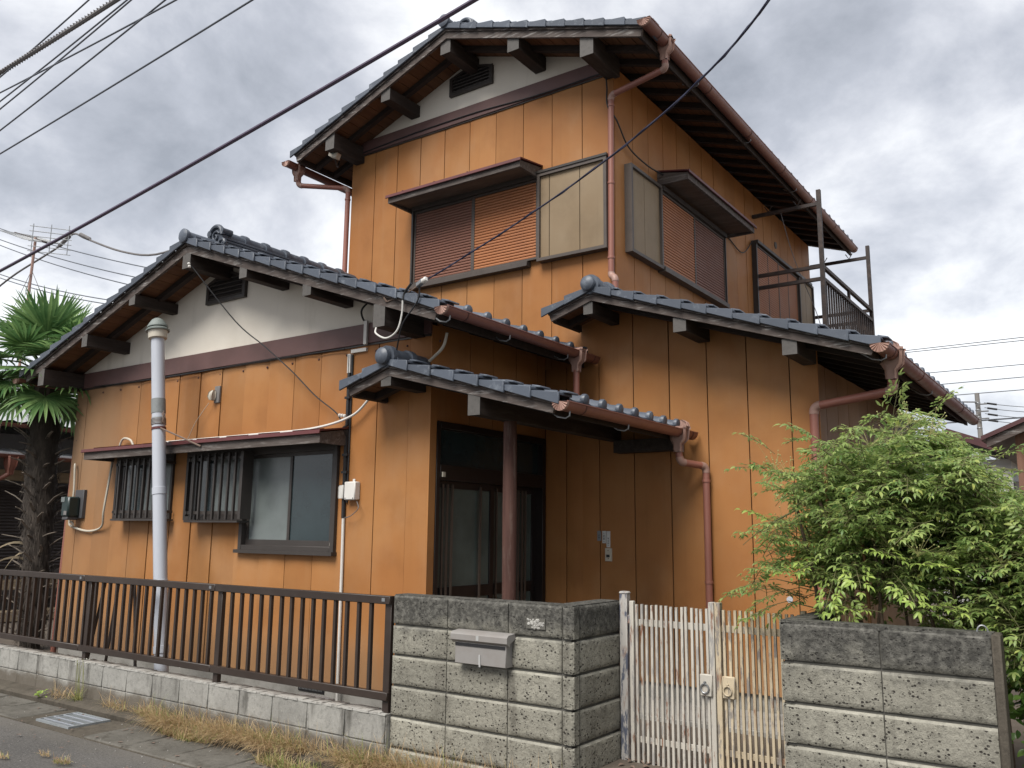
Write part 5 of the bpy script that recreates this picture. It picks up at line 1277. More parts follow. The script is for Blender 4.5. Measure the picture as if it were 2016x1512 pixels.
# ------------------------------------------------------------------ neighbours
NB = thing('neighbour_house', 'dark neighbour house with brown gutter and shutters behind the palm', 'house', (-17, 8, 0.2))
part('wall', MB().box(-21, -14.62, 3.5, 14, 0.2, 3.1), 'nb_grey', NB)
rfm = MB(); nn_ = 150; vs = []
for sgn_, zz in ((0, 0), (1, 0)):
    for k in range(nn_ + 1):
        y = 3.0 + 11.5 * k / nn_; vs.append((-13.95 - 3.6 * sgn_, y, 3.24 + 1.15 * sgn_ + 0.018 * math.sin(k * 1.9)))
rfm.add(vs, [(k, k + 1, nn_ + 2 + k, nn_ + 1 + k) for k in range(nn_)]); rfm.add([(-17.55, 3, 4.37), (-17.55, 14.5, 4.37), (-21.2, 14.5, 3.2), (-21.2, 3, 3.2)], [(0, 1, 2, 3)])
part('roof', rfm, 'nb_roof', NB, recalc=False)
gm = MB(); pr = [(0.06 * math.cos(PI + PI * k / 8), 0.06 * math.sin(PI + PI * k / 8)) for k in range(9)]
gm.prism([(-13.93 + a, 3.0, 3.20 + b) for a, b in pr], (0, 11.5, 0)); part('gutter', gm, 'gutter', NB)
part('wall_band', MB().box(-14.615, -14.58, 3.5, 14, 2.35, 2.52), 'nb_wood', NB)
part('lower_roof', MB().prism([(-14.61, 3.2, 2.86), (-13.85, 3.2, 2.74), (-13.85, 3.2, 2.70), (-14.61, 3.2, 2.80)], (0, 10.8, 0)), 'nb_roof', NB)
gm = MB(); gm.prism([(-13.82 + a, 3.2, 2.71 + b) for a, b in pr], (0, 10.8, 0)); part('gutter', gm, 'gutter', NB)
part('gutter_hopper', rectloft([(-13.82, 6.35, 2.68, 0.10, 0.08), (-13.82, 6.35, 2.55, 0.09, 0.07), (-13.83, 6.35, 2.47, 0.05, 0.05), (-13.83, 6.35, 2.40, 0.045, 0.045)]), 'pipe', NB)
part('downpipe', MB().tube([(-13.83, 6.35, 2.42), (-13.90, 6.2, 2.30), (-14.5, 5.9, 2.05), (-14.55, 5.9, 0.2)], 0.035, 10), 'pipe', NB)
for a in (4.2, 5.15, 6.1, 7.05, 8.0, 8.95):
    f = part('shutter', MB().box(-14.60, -14.54, a, a + 0.94, 0.98, 2.32), 'nb_shut', NB)
    sl_ = MB()
    for k in range(26): sl_.prism([(-14.535, a + 0.03, 1.0 + k * 0.05), (-14.505, a + 0.03, 1.004 + k * 0.05), (-14.535, a + 0.03, 1.038 + k * 0.05)], (0, 0.88, 0))
    part('louvre_slats', sl_, 'nb_shut', f)
for k, (z, xf) in enumerate(((0.80, -14.15), (0.36, -13.75))):
    for q in range(3): part('deck_board', MB().box(xf - 0.11 * q - 0.1, xf - 0.11 * q, 3.5, 12, z - 0.035, z), 'nb_wood', NB)
    part('deck_fascia', MB().box(xf - 0.01, xf + 0.012, 3.5, 12, z - 0.14, z - 0.04), 'nb_wood', NB)
for k in range(8): part('deck_leg', MB().box(-13.95, -13.87, 4.0 + k, 4.08 + k, 0.2, 0.70), 'nb_dark', NB)

AN = thing('tv_aerial', 'rooftop television aerial with guy wires above the palm', 'aerial', (-18.5, 8.5, 4.3))
part('mast', MB().tube([(-18.6, 8.5, 4.2), (-18.48, 8.5, 7.72)], 0.03, 8), 'pvc_pink', AN)
bo, be = Vector((-19.55, 8.4, 8.13)), Vector((-17.75, 8.62, 7.42))
bo, be = Vector((-19.45, 8.5, 8.02)), Vector((-18.0, 8.5, 7.52))
part('boom', MB().tube([bo, be], 0.022, 6), 'rust', AN)
for k in range(13):
    p = bo.lerp(be, k / 13.5); Lh = 0.22 + 0.006 * k
    part('element', MB().tube([p + Vector((-Lh, -0.25, 0.03)), p + Vector((Lh, 0.25, -0.03))], 0.009, 5), 'steel', AN)
rm = MB()
for k in range(6): rm.tube([(-18.35, 8.3, 7.35 + 0.11 * k), (-17.75, 8.9, 7.30 + 0.11 * k)], 0.009, 5)
for k in range(3): rm.tube([(-18.3 + 0.25 * k, 8.35 + 0.25 * k, 7.30), (-18.3 + 0.25 * k, 8.35 + 0.25 * k, 7.95)], 0.009, 5)
part('reflector', rm, 'steel', AN)
for q in ((-20.2, 8.5, 5.0), (-18.1, 8.0, 4.6), (-16.4, 8.5, 4.6)): part('guy_wire', MB().tube([(-18.5, 8.5, 7.0), q], 0.006, 4), 'cable_gr', AN)

SH = thing('shed', 'dark timber shed with a red tin roof at the right edge', 'shed', (0.2, 10, 0.17))
def shz(X): return 2.515 + 0.43 * (X + 0.95)
part('roof', MB().prism([(-0.99, 8.9, shz(-0.99) + 0.03), (1.2, 8.9, shz(1.2) + 0.03), (3.4, 8.9, shz(1.2) - 0.91), (3.4, 8.9, shz(1.2) - 0.95), (1.2, 8.9, shz(1.2) - 0.01), (-0.99, 8.9, shz(-0.99) - 0.01)], (0, 4.2, 0)), 'tinroof', SH)
part('barge_board', MB().prism([(-0.95, 8.93, shz(-0.95) - 0.09), (1.2, 8.93, shz(1.2) - 0.09), (1.2, 8.93, shz(1.2) - 0.012), (-0.95, 8.93, shz(-0.95) - 0.012)], (0, 0.03, 0)), 'barge', SH)
part('wall', MB().box(-0.55, 3.0, 9.6, 13, 0.17, 2.5), 'nb_dark', SH)
part('wall_end', MB().prism([(-0.60, 9.3, 2.0), (3.0, 9.3, 2.0), (3.0, 9.3, 2.7), (1.2, 9.3, shz(1.2) - 0.05), (-0.60, 9.3, shz(-0.6) - 0.05)], (0, 0.05, 0)), 'nb_dark', SH)
part('post', MB().box(-0.73, -0.64, 9.05, 9.14, 0.17, shz(-0.7) - 0.05), 'woodpost', SH)
for k in range(8): part('roof_seam', MB().prism([(-0.99 + 0.0, 9.1 + 0.5 * k, shz(-0.99) + 0.03), (1.2, 9.1 + 0.5 * k, shz(1.2) + 0.03), (1.2, 9.1 + 0.5 * k, shz(1.2) + 0.06), (-0.99, 9.1 + 0.5 * k, shz(-0.99) + 0.06)], (0, 0.03, 0)), 'tinroof', SH)
FH = thing('distant_house', 'low pale walled house with a brown roof behind the shrub', 'house', (-1.5, 21, 0.17))
part('roof', MB().prism([(-3.4, 20, 3.35), (-2.85, 20, 3.86), (-2.2, 20, 3.60), (-1.45, 20, 3.24), (-1.45, 20, 3.12), (-2.85, 20, 3.70), (-3.4, 20, 3.22)], (0, 4, 0)), 'tinroof', FH)
part('wall', MB().box(-3.2, -1.75, 20.4, 23.8, 0.17, 3.2), 'nb_white', FH)
part('side_wall', MB().box(-1.74, -0.6, 20.6, 23, 0.17, 2.75), 'nb_grey', FH)
for k in range(6): part('wall_board', MB().box(-3.2, -1.75, 20.385, 20.405, 1.9 + 0.2 * k, 2.08 + 0.2 * k), 'nb_white', FH)

# ------------------------------------------------------------------ windmill palm
PT = thing('palm_tree', 'windmill palm with a shaggy dark trunk beside the left house corner', 'palm', (-10.6, 5.30, 0.2))
tk = MB(); rows, cols = 46, 18; vs = []
tc = lambda z: Vector((-10.60 - 0.06 * (z / 3.2) + 0.03 * math.sin(z * 1.7), 5.30 - 0.05 * (z / 3.2), z))
for j in range(rows + 1):
    z = 0.15 + 3.22 * j / rows; c = tc(z); r0 = 0.110 + 0.060 * min(1, max(0, (z - 0.3) / 1.6)) - 0.03 * max(0, (z - 2.6))
    for i in range(cols):
        a = 2 * PI * i / cols
        r = r0 * (1 + 0.16 * noise.noise(Vector((math.cos(a) * 2.2, math.sin(a) * 2.2, z * 4.5))) + 0.10 * noise.noise(Vector((a * 5, z * 14, 2))))
        vs.append(c + Vector((r * math.cos(a), r * math.sin(a), 0)))
tk.add(vs, [(j * cols + i, j * cols + (i + 1) % cols, (j + 1) * cols + (i + 1) % cols, (j + 1) * cols + i) for j in range(rows) for i in range(cols)])
part('trunk', tk, 'bark', PT)
fbm = MB()
for k in range(2600):
    z = rnd.uniform(0.2, 3.15); a = rnd.uniform(0, 2 * PI); c = tc(z); rr = 0.15 + 0.05 * min(1, max(0, (z - 0.3) / 1.6))
    o = c + Vector((math.cos(a), math.sin(a), 0)) * rr * rnd.uniform(0.85, 1.05)
    L = rnd.uniform(0.05, 0.16); d = Vector((math.cos(a) * rnd.uniform(0.1, 0.5), math.sin(a) * rnd.uniform(0.1, 0.5), rnd.choice((-1, -1, 0.6)) * rnd.uniform(0.5, 1))).normalized()
    s = Vector((-math.sin(a), math.cos(a), 0)) * 0.004
    fbm.add([o - s, o + s, o + d * L + Vector((0, 0, -0.02)) + s * rnd.uniform(-3, 3)], [(0, 1, 2)])
part('trunk_fibre', fbm, 'bark', PT, recalc=False, flat=True, kind='stuff')
for k in range(84):
    z = 0.35 + 2.4 * (k / 84) + rnd.uniform(-0.04, 0.04); a = k * 2.4 + rnd.uniform(-0.3, 0.3); c = tc(z)
    rr = 0.14 + 0.05 * min(1, max(0, (z - 0.3) / 1.6)); u = Vector((math.cos(a), math.sin(a), 0)); s = Vector((-math.sin(a), math.cos(a), 0))
    L = rnd.uniform(0.10, 0.26); up_ = rnd.uniform(0.2, 1.0); o = c + u * rr * 0.85
    t1 = o + u * L * 0.5 + Vector((0, 0, L * 0.45 * up_)); t2 = o + u * L + Vector((0, 0, L * up_ * 0.75)) + s * rnd.gauss(0, 0.02)
    w1, w2 = 0.018, 0.010; mb = MB()
    mb.add([o - s * w1, o + s * w1, t1 + s * w1 * 0.8, t1 - s * w1 * 0.8, t2 + s * w2, t2 - s * w2,
            o - s * w1 + Vector((0, 0, -0.012)), o + s * w1 + Vector((0, 0, -0.012)), t1 + s * w1 * 0.8 + Vector((0, 0, -0.01)), t1 - s * w1 * 0.8 + Vector((0, 0, -0.01)), t2 + s * w2 + Vector((0, 0, -0.006)), t2 - s * w2 + Vector((0, 0, -0.006))],
           [(0, 1, 2, 3), (3, 2, 4, 5), (7, 6, 9, 8), (8, 9, 11, 10), (0, 3, 9, 6), (3, 5, 11, 9), (1, 7, 8, 2), (2, 8, 10, 4), (4, 10, 11, 5)])
    part('leaf_base', mb, 'palmstub', PT, recalc=False, flat=True)
def fan_leaf(o, d, pet, R, nl, droop, mat='palm', spread=2.25, stiff=1.0):
    """o: base, d: direction of the stalk; the blade opens round the stalk end"""
    d = Vector(d).normalized(); side = d.cross(Vector((0, 0, 1)))
    if side.length < 0.05: side = Vector((1, 0, 0))
    side.normalize(); nrm = side.cross(d).normalized()
    end = o + d * pet + Vector((0, 0, -0.10 * pet * droop))
    lf = MB()
    bd = (d + Vector((0, 0, -0.30 * droop))).normalized(); nr = side.cross(bd).normalized()
    for k in range(nl):
        a = -spread + 2 * spread * k / (nl - 1) + rnd.gauss(0, 0.03)
        L = R * (1.0 - 0.20 * abs(a) / spread) * rnd.uniform(0.88, 1.08)
        ld = bd * math.cos(a) + side * math.sin(a); wd = nr.cross(ld).normalized()
        bend = droop * rnd.uniform(0.5, 1.5) * (0.6 if stiff > 0.5 else 1.2)
        pts = []; p = end.copy(); v = (ld + nr * 0.10).normalized(); n_ = 5
        for j in range(n_ + 1):
            pts.append(p.copy()); v = (v + Vector((0, 0, -0.035 * bend * (j + 0.3) * (2.2 if j > 2 else 1)))).normalized(); p = p + v * (L / n_)
        ws = [0.006, 0.018, 0.023, 0.020, 0.013, 0.001]
        vs = []
        for j, q in enumerate(pts): vs += [q - wd * ws[j] + nr * ws[j] * 0.45, q, q + wd * ws[j] + nr * ws[j] * 0.45]
        lf.add(vs, [(3 * j + c, 3 * j + c + 1, 3 * j + c + 4, 3 * j + c + 3) for j in range(n_) for c in (0, 1)])
    fr = part('frond', lf, mat, PT, recalc=False)
    part('leaf_stalk', MB().tube([o, o + d * pet * 0.5 + Vector((0, 0, 0.02)), end], [0.016, 0.011, 0.008], 6), 'petiole' if mat == 'palm' else 'palm_dead', fr)
top = Vector((-10.66, 5.20, 3.46))
for k in range(29):
    a = k * 2.39996; f = k / 28
    el = 1.4 - 1.85 * f ** 0.85
    d = (math.cos(a) * math.cos(el), math.sin(a) * math.cos(el), math.sin(el))
    fan_leaf(top + Vector((math.cos(a) * 0.06, math.sin(a) * 0.06, 0.18 * (1 - f) - 0.12 * f)), d, rnd.uniform(0.36, 0.50), rnd.uniform(0.50, 0.64), 32, 0.25 + 1.5 * f)
for a, z in ((3.9, 1.42), (4.4, 1.25), (3.3, 1.30)):
    o = tc(z) + Vector((math.cos(a), math.sin(a), 0)) * 0.14
    mb = MB(); pts = [o + Vector((math.cos(a) * t * 0.45, math.sin(a) * t * 0.45, 0.16 * t - 0.38 * t * t)) for t in [k / 7 for k in range(8)]]
    vs = []
    for j, q in enumerate(pts): vs += [q + Vector((0, 0, 0.016 * (1 - j / 8))), q - Vector((0, 0, 0.016 * (1 - j / 8)))]
    mb.add(vs, [(2 * j, 2 * j + 1, 2 * j + 3, 2 * j + 2) for j in range(7)]); part('dead_leaf_strip', mb, 'palm_dead', PT, recalc=False)

# ------------------------------------------------------------------ shrubs behind the right wall
def leaflet(mb, o, d, nrm, L, w, curl=0.25):
    d = d.normalized(); s = d.cross(nrm)
    if s.length < 1e-3: s = d.orthogonal()
    s.normalize(); n = s.cross(d).normalized()
    pts = [(0, 0.0, 0), (0.22, 0.75, -0.01), (0.5, 1.0, -0.03), (0.78, 0.6, -0.10), (1.0, 0.0, -0.24)]
    c = [o + d * (L * t) + n * (L * z * curl * 4) for t, _, z in pts]
    l = [c[i] + s * (w * pts[i][1]) + n * w * 0.30 * pts[i][1] for i in (1, 2, 3)]
    r = [c[i] - s * (w * pts[i][1]) + n * w * 0.30 * pts[i][1] for i in (1, 2, 3)]
    mb.add([c[0], c[1], c[2], c[3], c[4]] + l + r, [(0, 1, 5), (1, 2, 6, 5), (2, 3, 7, 6), (3, 4, 7), (0, 8, 1), (1, 8, 9, 2), (2, 9, 10, 3), (3, 10, 4)])
def spray(mb, tw, o, d, size, leafL, leafW):
    """one much divided leaf: a rachis with pairs of side stalks, three to five leaflets on each"""
    d = Vector(d).normalized(); s = d.cross(Vector((0, 0, 1)))
    if s.length < 0.1: s = Vector((1, 0, 0))
    s.normalize(); up_ = s.cross(d).normalized()
    prev = o.copy(); p = o.copy(); v = d.copy(); n = 4
    for k in range(n + 1):
        p = p + v * size / (n + 1); v = (v + Vector((0, 0, -0.10)) + s * rnd.gauss(0, 0.05)).normalized()
        if tw is not None: tw.tube([prev, p], 0.0022, 3, False)
        prev = p.copy()
        for sg in ((1, -1) if k < n else (0,)):
            sd = (s * sg * 0.85 + v * 0.6 + up_ * rnd.gauss(0.05, 0.12)).normalized() if sg else v
            Ls = size * (0.36 - 0.05 * k) if sg else size * 0.12
            q = p + sd * Ls
            if tw is not None and sg: tw.tube([p, q], 0.0014, 3, False)
            nr = (up_ + Vector((rnd.gauss(0, 0.3), rnd.gauss(0, 0.3), 0.25))).normalized()
            ss = sd.cross(nr).normalized()
            lst = [(q, sd, 1.0)] + [(p + sd * Ls * f_, (sd * 0.65 + ss * t_ * 0.9), 0.85) for f_ in (0.55, 0.9) for t_ in (1, -1)]
            if not sg: lst = lst[:1] + lst[3:]
            for oo, dd, sc in lst:
                if rnd.random() < 0.08: continue
                leaflet(mb, oo, (dd + Vector((0, 0, -0.14 + rnd.gauss(0, 0.16)))), nr, leafL * sc * rnd.uniform(0.75, 1.2), leafW * sc, rnd.uniform(0.1, 0.45))
NS = thing('nandina_shrub', 'tall feathery green shrub with pale berries behind the right block wall', 'shrub', (-1.1, 5.3, 0.2))
lm, tw, lnew, bm_ = MB(), MB(), MB(), MB()
stems = []
for k in range(15):
    bx_ = rnd.uniform(-1.46, -0.55); by_ = rnd.uniform(4.95, 5.65)
    if k < 5: bx_, by_ = [(-1.41, 5.08), (-1.31, 5.15), (-1.20, 5.05), (-1.02, 5.0), (-1.16, 5.3)][k]
    tx, ty = bx_ + rnd.gauss(-0.02, 0.16), by_ + rnd.gauss(0, 0.15); h_ = rnd.uniform(1.5, 2.1)
    pts = [Vector((bx_, by_, 0.15)), Vector((bx_ * 0.8 + tx * 0.2 + rnd.gauss(0, .02), by_, 0.7)), Vector((bx_ * 0.5 + tx * 0.5 + rnd.gauss(0, .03), (by_ + ty) / 2, 1.2)), Vector((tx, ty, h_))]
    r = rnd.uniform(0.008, 0.014) * (1.25 if k < 5 else 1)
    part('stem', MB().tube(curve(pts, 5), [r * (1 - 0.03 * i) for i in range(16)], 7), 'stem_or' if k in (1, 2) else 'stem', NS); stems.append(pts)
# crown: clumps of sprays round the heads of the canes
def crown_ok(p):
    x, y, z = p
    top_ = 2.14 + 0.20 * math.exp(-((x + 0.86) / 0.2) ** 2) - 0.72 * max(0, (x + 0.80)) - 0.25 * max(0, -1.45 - x)
    left = -1.78 + 0.25 * abs(z - 1.75)
    return z < top_ and x > left and x < 0.35
clumps = []
while len(clumps) < 235:
    p = Vector((rnd.uniform(-1.75, 0.25), rnd.uniform(4.85, 5.95), rnd.uniform(0.95, 2.22)))
    if p.z < 1.36 and p.x < -0.85: continue
    if not crown_ok(p): continue
    if p.x < -1.5 and rnd.random() < 0.45: continue
    clumps.append(p)
for c in clumps:
    for k in range(10):
        a = rnd.uniform(0, 2 * PI); el = rnd.uniform(-0.35, 0.9)
        d = Vector((math.cos(a) * math.cos(el), math.sin(a) * math.cos(el) - 0.25, math.sin(el)))
        o = c + Vector((rnd.gauss(0, 0.07), rnd.gauss(0, 0.07), rnd.gauss(0, 0.06)))
        if not crown_ok(o + d * 0.24) and rnd.random() < 0.85: continue
        spray(lm, tw, o, d, rnd.uniform(0.16, 0.27), rnd.uniform(0.032, 0.050), rnd.uniform(0.0065, 0.0090))
    if rnd.random() < 0.5:
        st = min(stems, key=lambda s_: (s_[-1] - c).length); tw.tube([st[-1], (st[-1] + c) / 2 + Vector((0, 0, 0.03)), c], [0.006, 0.005, 0.003], 5, False)
# airy shoots that stick out at the left and top
for o, d, s_ in [((-1.62, 5.2, 1.98), (-1, 0, 0.35), 0.34), ((-1.55, 5.2, 1.45), (-1, -0.1, 0.05), 0.34), ((-1.70, 5.15, 1.36), (-1, 0, -0.15), 0.32), ((-1.72, 5.15, 1.30), (-1, 0.1, 0.0), 0.30), ((-1.62, 5.1, 1.24), (-1, -0.2, -0.3), 0.30), ((-1.70, 5.2, 1.62), (-1, 0, 0.2), 0.24),
                ((-1.55, 5.1, 1.32), (-0.9, -0.2, -0.25), 0.34), ((-1.45, 5.1, 1.30), (-0.8, -0.3, -0.35), 0.30), ((-1.35, 5.0, 2.13), (-0.6, 0, 0.5), 0.24), ((-1.0, 5.1, 2.22), (0.2, -0.1, 1), 0.26), ((-0.55, 5.1, 1.98), (0.8, 0, 0.6), 0.26), ((-0.30, 5.1, 1.86), (0.8, 0, 0.7), 0.26)]:
    spray(lm, tw, Vector(o), d, s_, 0.048, 0.0078)
    tw.tube([Vector(o) + Vector((0.2, 0, -0.04)), Vector(o)], [0.005, 0.003], 4, False)
for o, d in [((-1.30, 4.82, 1.46), (-0.4, -0.3, -0.15)), ((-1.17, 4.80, 1.45), (0.1, -0.4, -0.25)), ((-1.27, 4.82, 1.40), (-0.1, -0.3, -0.5)), ((-1.12, 4.78, 1.50), (0.5, -0.3, 0.0)), ((-0.92, 4.78, 1.42), (0.5, -0.2, 0.1)), ((-1.62, 5.0, 1.60), (-0.6, -0.2, 0.5)), ((-0.98, 4.78, 1.38), (0.3, -0.3, -0.3)), ((-1.22, 4.80, 1.30), (-0.05, -0.3, -0.7)), ((-1.40, 4.85, 1.42), (-0.7, -0.3, -0.1)), ((-1.05, 4.78, 1.18), (-0.5, -0.2, 0.1)), ((-0.85, 4.76, 1.22), (0.4, -0.3, 0.1))]:
    spray(lnew, tw, Vector(o) + Vector((0, 0.03, 0.05)), d, 0.23, 0.046, 0.0082)
for k in range(8000):
    p = Vector((rnd.uniform(-1.55, 0.3), rnd.gauss(5.45, 0.22), rnd.uniform(0.95, 2.1)))
    if p.z < 1.35 and p.x < -1.0 and rnd.random() < 0.8: continue
    if not crown_ok(p + Vector((-0.08, 0, 0.08))): continue
    leaflet(lm, p, Vector((rnd.gauss(0, 1), rnd.gauss(0, 1), rnd.gauss(-0.2, 0.5))), Vector((rnd.gauss(0, 0.4), rnd.gauss(0, 0.4), 1)), rnd.uniform(0.04, 0.055), 0.0095, 0.25)
part('foliage', lm, 'nandina', NS, recalc=False, kind='stuff')
part('fresh_foliage', lnew, 'nandina_new', NS, recalc=False, kind='stuff')
part('twigs', tw, 'twig', NS, recalc=False, kind='stuff')
for c in [(-0.90, 5.05, 2.28), (-0.98, 5.0, 2.20), (-1.60, 5.15, 2.03), (-1.68, 5.15, 2.06), (-1.62, 5.1, 1.72), (-1.0, 4.85, 1.62), (-0.86, 4.82, 1.58), (-0.50, 4.9, 1.55), (-0.80, 5.05, 2.22), (-1.08, 4.9, 2.15)]:
    for k in range(16):
        p = Vector(c) + Vector((rnd.gauss(0, 0.05), rnd.gauss(0, 0.04), rnd.gauss(0, 0.04)))
        bm_.lathe(p, (0, 0, 1), [(0.0005, -0.0045), (0.004, -0.002), (0.0045, 0.001), (0.0005, 0.005)], 6)
        bm_.tube([p, Vector(c) + Vector((0, 0, -0.06))], 0.0009, 3, False)
part('berries', bm_, 'berry', NS, recalc=False, kind='stuff')
CS = thing('broadleaf_shrub', 'glossy broad leaved shrub at the right edge beyond the feathery one', 'shrub', (0.1, 6.0, 0.17))
lm = MB()
for k in range(5):
    pts = [Vector((-0.1 + 0.12 * k, 5.9 + 0.1 * (k % 2), 0.15)), Vector((-0.15 + 0.14 * k, 5.9, 0.8)), Vector((-0.25 + 0.2 * k, 5.9, 1.6))]
    part('stem', MB().tube(curve(pts, 5), 0.014, 6), 'stem', CS)
for k in range(5200):
    a = rnd.uniform(0, 2 * PI); el = math.asin(rnd.uniform(-0.8, 1)); r = rnd.uniform(0.62, 1.0)
    p = Vector((0.18 + 0.78 * r * math.cos(a) * math.cos(el), 5.95 + 0.75 * r * math.sin(a) * math.cos(el), 1.10 + 0.80 * r * math.sin(el)))
    p += Vector((noise.noise(p * 3), noise.noise(p * 3 + Vector((9, 0, 0))), noise.noise(p * 3 + Vector((0, 9, 0))))) * 0.12
    d = (p - Vector((0.18, 5.95, 1.0))).normalized() + Vector((rnd.gauss(0, 0.6), rnd.gauss(0, 0.6), rnd.gauss(-0.1, 0.5)))
    leaflet(lm, p, d, Vector((rnd.gauss(0, 0.5), rnd.gauss(-0.3, 0.5), 1)), rnd.uniform(0.055, 0.085), rnd.uniform(0.014, 0.021), 0.15)
part('foliage', lm, 'camellia', CS, recalc=False, kind='stuff')
for i, (c, r_, n_) in enumerate([((-0.36, 5.05, 0.86), 0.17, 420), ((-0.30, 5.25, 0.62), 0.15, 260)]):
    mb = MB()
    for k in range(n_):
        p = Vector(c) + Vector((rnd.gauss(0, 0.5), rnd.gauss(0, 0.5), rnd.gauss(0, 0.6))) * r_
        leaflet(mb, p, Vector((rnd.gauss(0, 1), rnd.gauss(-0.4, 0.6), rnd.gauss(-0.5, 0.6))), Vector((rnd.gauss(0, 0.5), -0.5, 1)), rnd.uniform(0.04, 0.06), 0.015, 0.2)
    part('low_foliage', mb, 'camellia', CS, recalc=False, kind='stuff')

# ------------------------------------------------------------------ grass, weeds and litter along the wall foot
def blade(mb, o, d, L, w, droop):
    d = Vector(d).normalized(); s = d.cross(Vector((0, 0, 1)))
    if s.length < 0.05: s = Vector((1, 0, 0))
    s.normalize(); p = Vector(o); vs = []; v = d.copy()
    for j, k in enumerate((1, 0.8, 0.5, 0.08)):
        vs += [p - s * w * k, p + s * w * k]; p = p + v * L / 3; v = (v + Vector((0, 0, -droop * (0.4 + j * 0.5)))).normalized()
        if p.z < 0.018: p.z = 0.018
    mb.add(vs, [(0, 1, 3, 2), (2, 3, 5, 4), (4, 5, 7, 6)])
gd, gg = MB(), MB()
def tuft(x, y, z, r, n, L, green, fwd_=-0.6):
    for k in range(n):
        a = rnd.uniform(0, 2 * PI); q = r * math.sqrt(rnd.random())
        o = Vector((x + math.cos(a) * q * 1.5, y + math.sin(a) * q * 0.7, z))
        d = Vector((rnd.gauss(0, 0.55), rnd.gauss(fwd_, 0.45), rnd.uniform(0.35, 1.0)))
        blade(gg if rnd.random() < green else gd, o, d, L * rnd.uniform(0.5, 1.25), rnd.uniform(0.0016, 0.0036), rnd.uniform(0.2, 0.8))
xg = -7.45
while xg < -2.75:
    t = (xg + 7.45) / 4.7
    gap = 0.35 + 0.65 * (noise.noise(Vector((xg * 1.6, 3, 0))) > -0.25)
    tuft(xg, 4.475 + rnd.gauss(0, 0.02), 0.06, 0.07, int(62 * gap * (0.55 + 0.6 * t)), 0.15 + 0.08 * t, 0.12 + 0.3 * (noise.noise(Vector((xg * 2.2, 8, 1))) > 0.2), -0.45)
    if rnd.random() < 0.75 * gap and xg > -6.7: tuft(xg, 4.40 + rnd.gauss(0, 0.02), 0.05, 0.05, int(62 * gap), 0.22, 0.04, -1.0)
    xg += 0.055
for x, y, r, n, L, gr_ in [(-6.28, 4.33, 0.10, 340, 0.13, 0.35), (-6.08, 4.30, 0.09, 260, 0.12, 0.3), (-5.92, 4.33, 0.07, 160, 0.12, 0.2), (-4.98, 4.22, 0.10, 240, 0.12, 0.4), (-4.78, 4.20, 0.09, 220, 0.10, 0.55), (-4.60, 4.22, 0.08, 150, 0.09, 0.6), (-6.42, 3.40, 0.035, 40, 0.06, 0.2), (-6.14, 3.37, 0.055, 80, 0.06, 0.3), (-6.60, 3.20, 0.04, 40, 0.05, 0.2), (-8.20, 4.45, 0.12, 70, 0.16, 0.0), (-7.95, 4.46, 0.04, 50, 0.16, 0.9), (-4.2, 4.3, 0.12, 160, 0.12, 0.3), (-3.6, 4.4, 0.12, 160, 0.12, 0.4)]:
    tuft(x, y, 0.015 if y < 4.36 else 0.06, r, n, L, gr_, -0.2)
for nm_, g_, mt_ in (('dry_grass', gd, 'drygrass'), ('green_grass', gg, 'greengrass')):
    o = part(nm_, g_, mt_, None, recalc=False); o['kind'] = 'stuff'
WF = thing('weed_flower', 'slender weed with small white flowers at the low wall foot', 'weed', (-7.97, 4.46, 0.06), None)
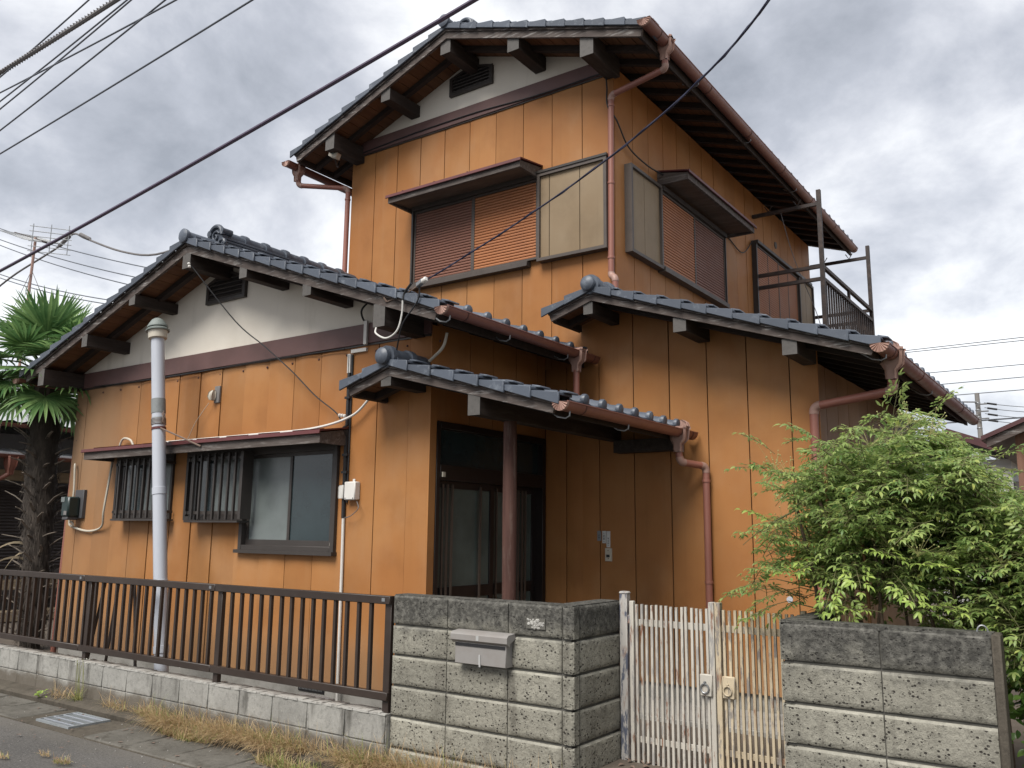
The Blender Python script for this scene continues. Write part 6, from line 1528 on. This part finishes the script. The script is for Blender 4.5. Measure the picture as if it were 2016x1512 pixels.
for k in range(6):
    x = -7.99 + 0.022 * k; h_ = 0.30 + 0.08 * rnd.random()
    part('stalk', MB().tube([(x, 4.46, 0.06), (x + rnd.gauss(0, 0.01), 4.45, 0.25), (x + rnd.gauss(0, 0.03), 4.44, 0.06 + h_)], 0.002, 4), 'greengrass', WF)
    q = MB(); c = Vector((x + rnd.gauss(0, 0.035), 4.44, 0.065 + h_))
    for j in range(14):
        p = c + Vector((rnd.gauss(0, 0.014), rnd.gauss(0, 0.012), rnd.gauss(0, 0.005))); leaflet(q, p, Vector((rnd.gauss(0, 1), rnd.gauss(0, 1), 0.6)), Vector((0, 0, 1)), 0.010, 0.004)
    part('flower_head', q, 'petal', WF, recalc=False)
q = MB()
for j in range(16): leaflet(q, Vector((-8.41, 4.36, 0.05)) + Vector((rnd.gauss(0, 0.02), rnd.gauss(0, 0.02), rnd.uniform(0, 0.05))), Vector((rnd.gauss(0, 1), rnd.gauss(-0.5, 0.6), 0.5)), Vector((0, -0.3, 1)), 0.045, 0.012)
single('weed', q, 'nandina_new', 'small bright green weed growing from the gutter joint', 'weed', recalc=False)
lt = MB()
for j in range(110):
    x = rnd.uniform(-9, -3.2); y = rnd.uniform(3.4, 4.5) if j < 95 else rnd.uniform(4.75, 5.1); z = 0.02 if y < 4.34 else (0.075 if y < 4.6 else 0.21)
    leaflet(lt, Vector((x, y, z)), Vector((rnd.gauss(0, 1), rnd.gauss(0, 1), 0.05)), Vector((0, 0, 1)), rnd.uniform(0.02, 0.055), rnd.uniform(0.006, 0.012), 0.1)
for j in range(14): leaflet(lt, Vector((rnd.uniform(-2.68, -2.5), rnd.uniform(5.0, 5.2), 0.21)), Vector((rnd.gauss(0, 1), rnd.gauss(0, 1), 0.1)), Vector((0, 0, 1)), 0.05, 0.013, 0.3)
o = part('leaf_litter', lt, 'rope', None, recalc=False); o['kind'] = 'stuff'
pb = MB()
for j in range(260):
    x = rnd.uniform(-10, -3.0); y = rnd.uniform(3.0, 4.45); z = 0.016 if y > 3.87 else 0.003; s = rnd.uniform(0.002, 0.006)
    if y > 4.34: z = 0.055
    pb.lathe((x, y, z), (rnd.gauss(0, .4), rnd.gauss(0, .4), 1), [(s * 0.5, -s * 0.4), (s, 0), (s * 0.5, s * 0.6)], 5)
o = part('gravel', pb, 'mortar', None, flat=True); o['kind'] = 'stuff'
bpy.context.view_layer.update()
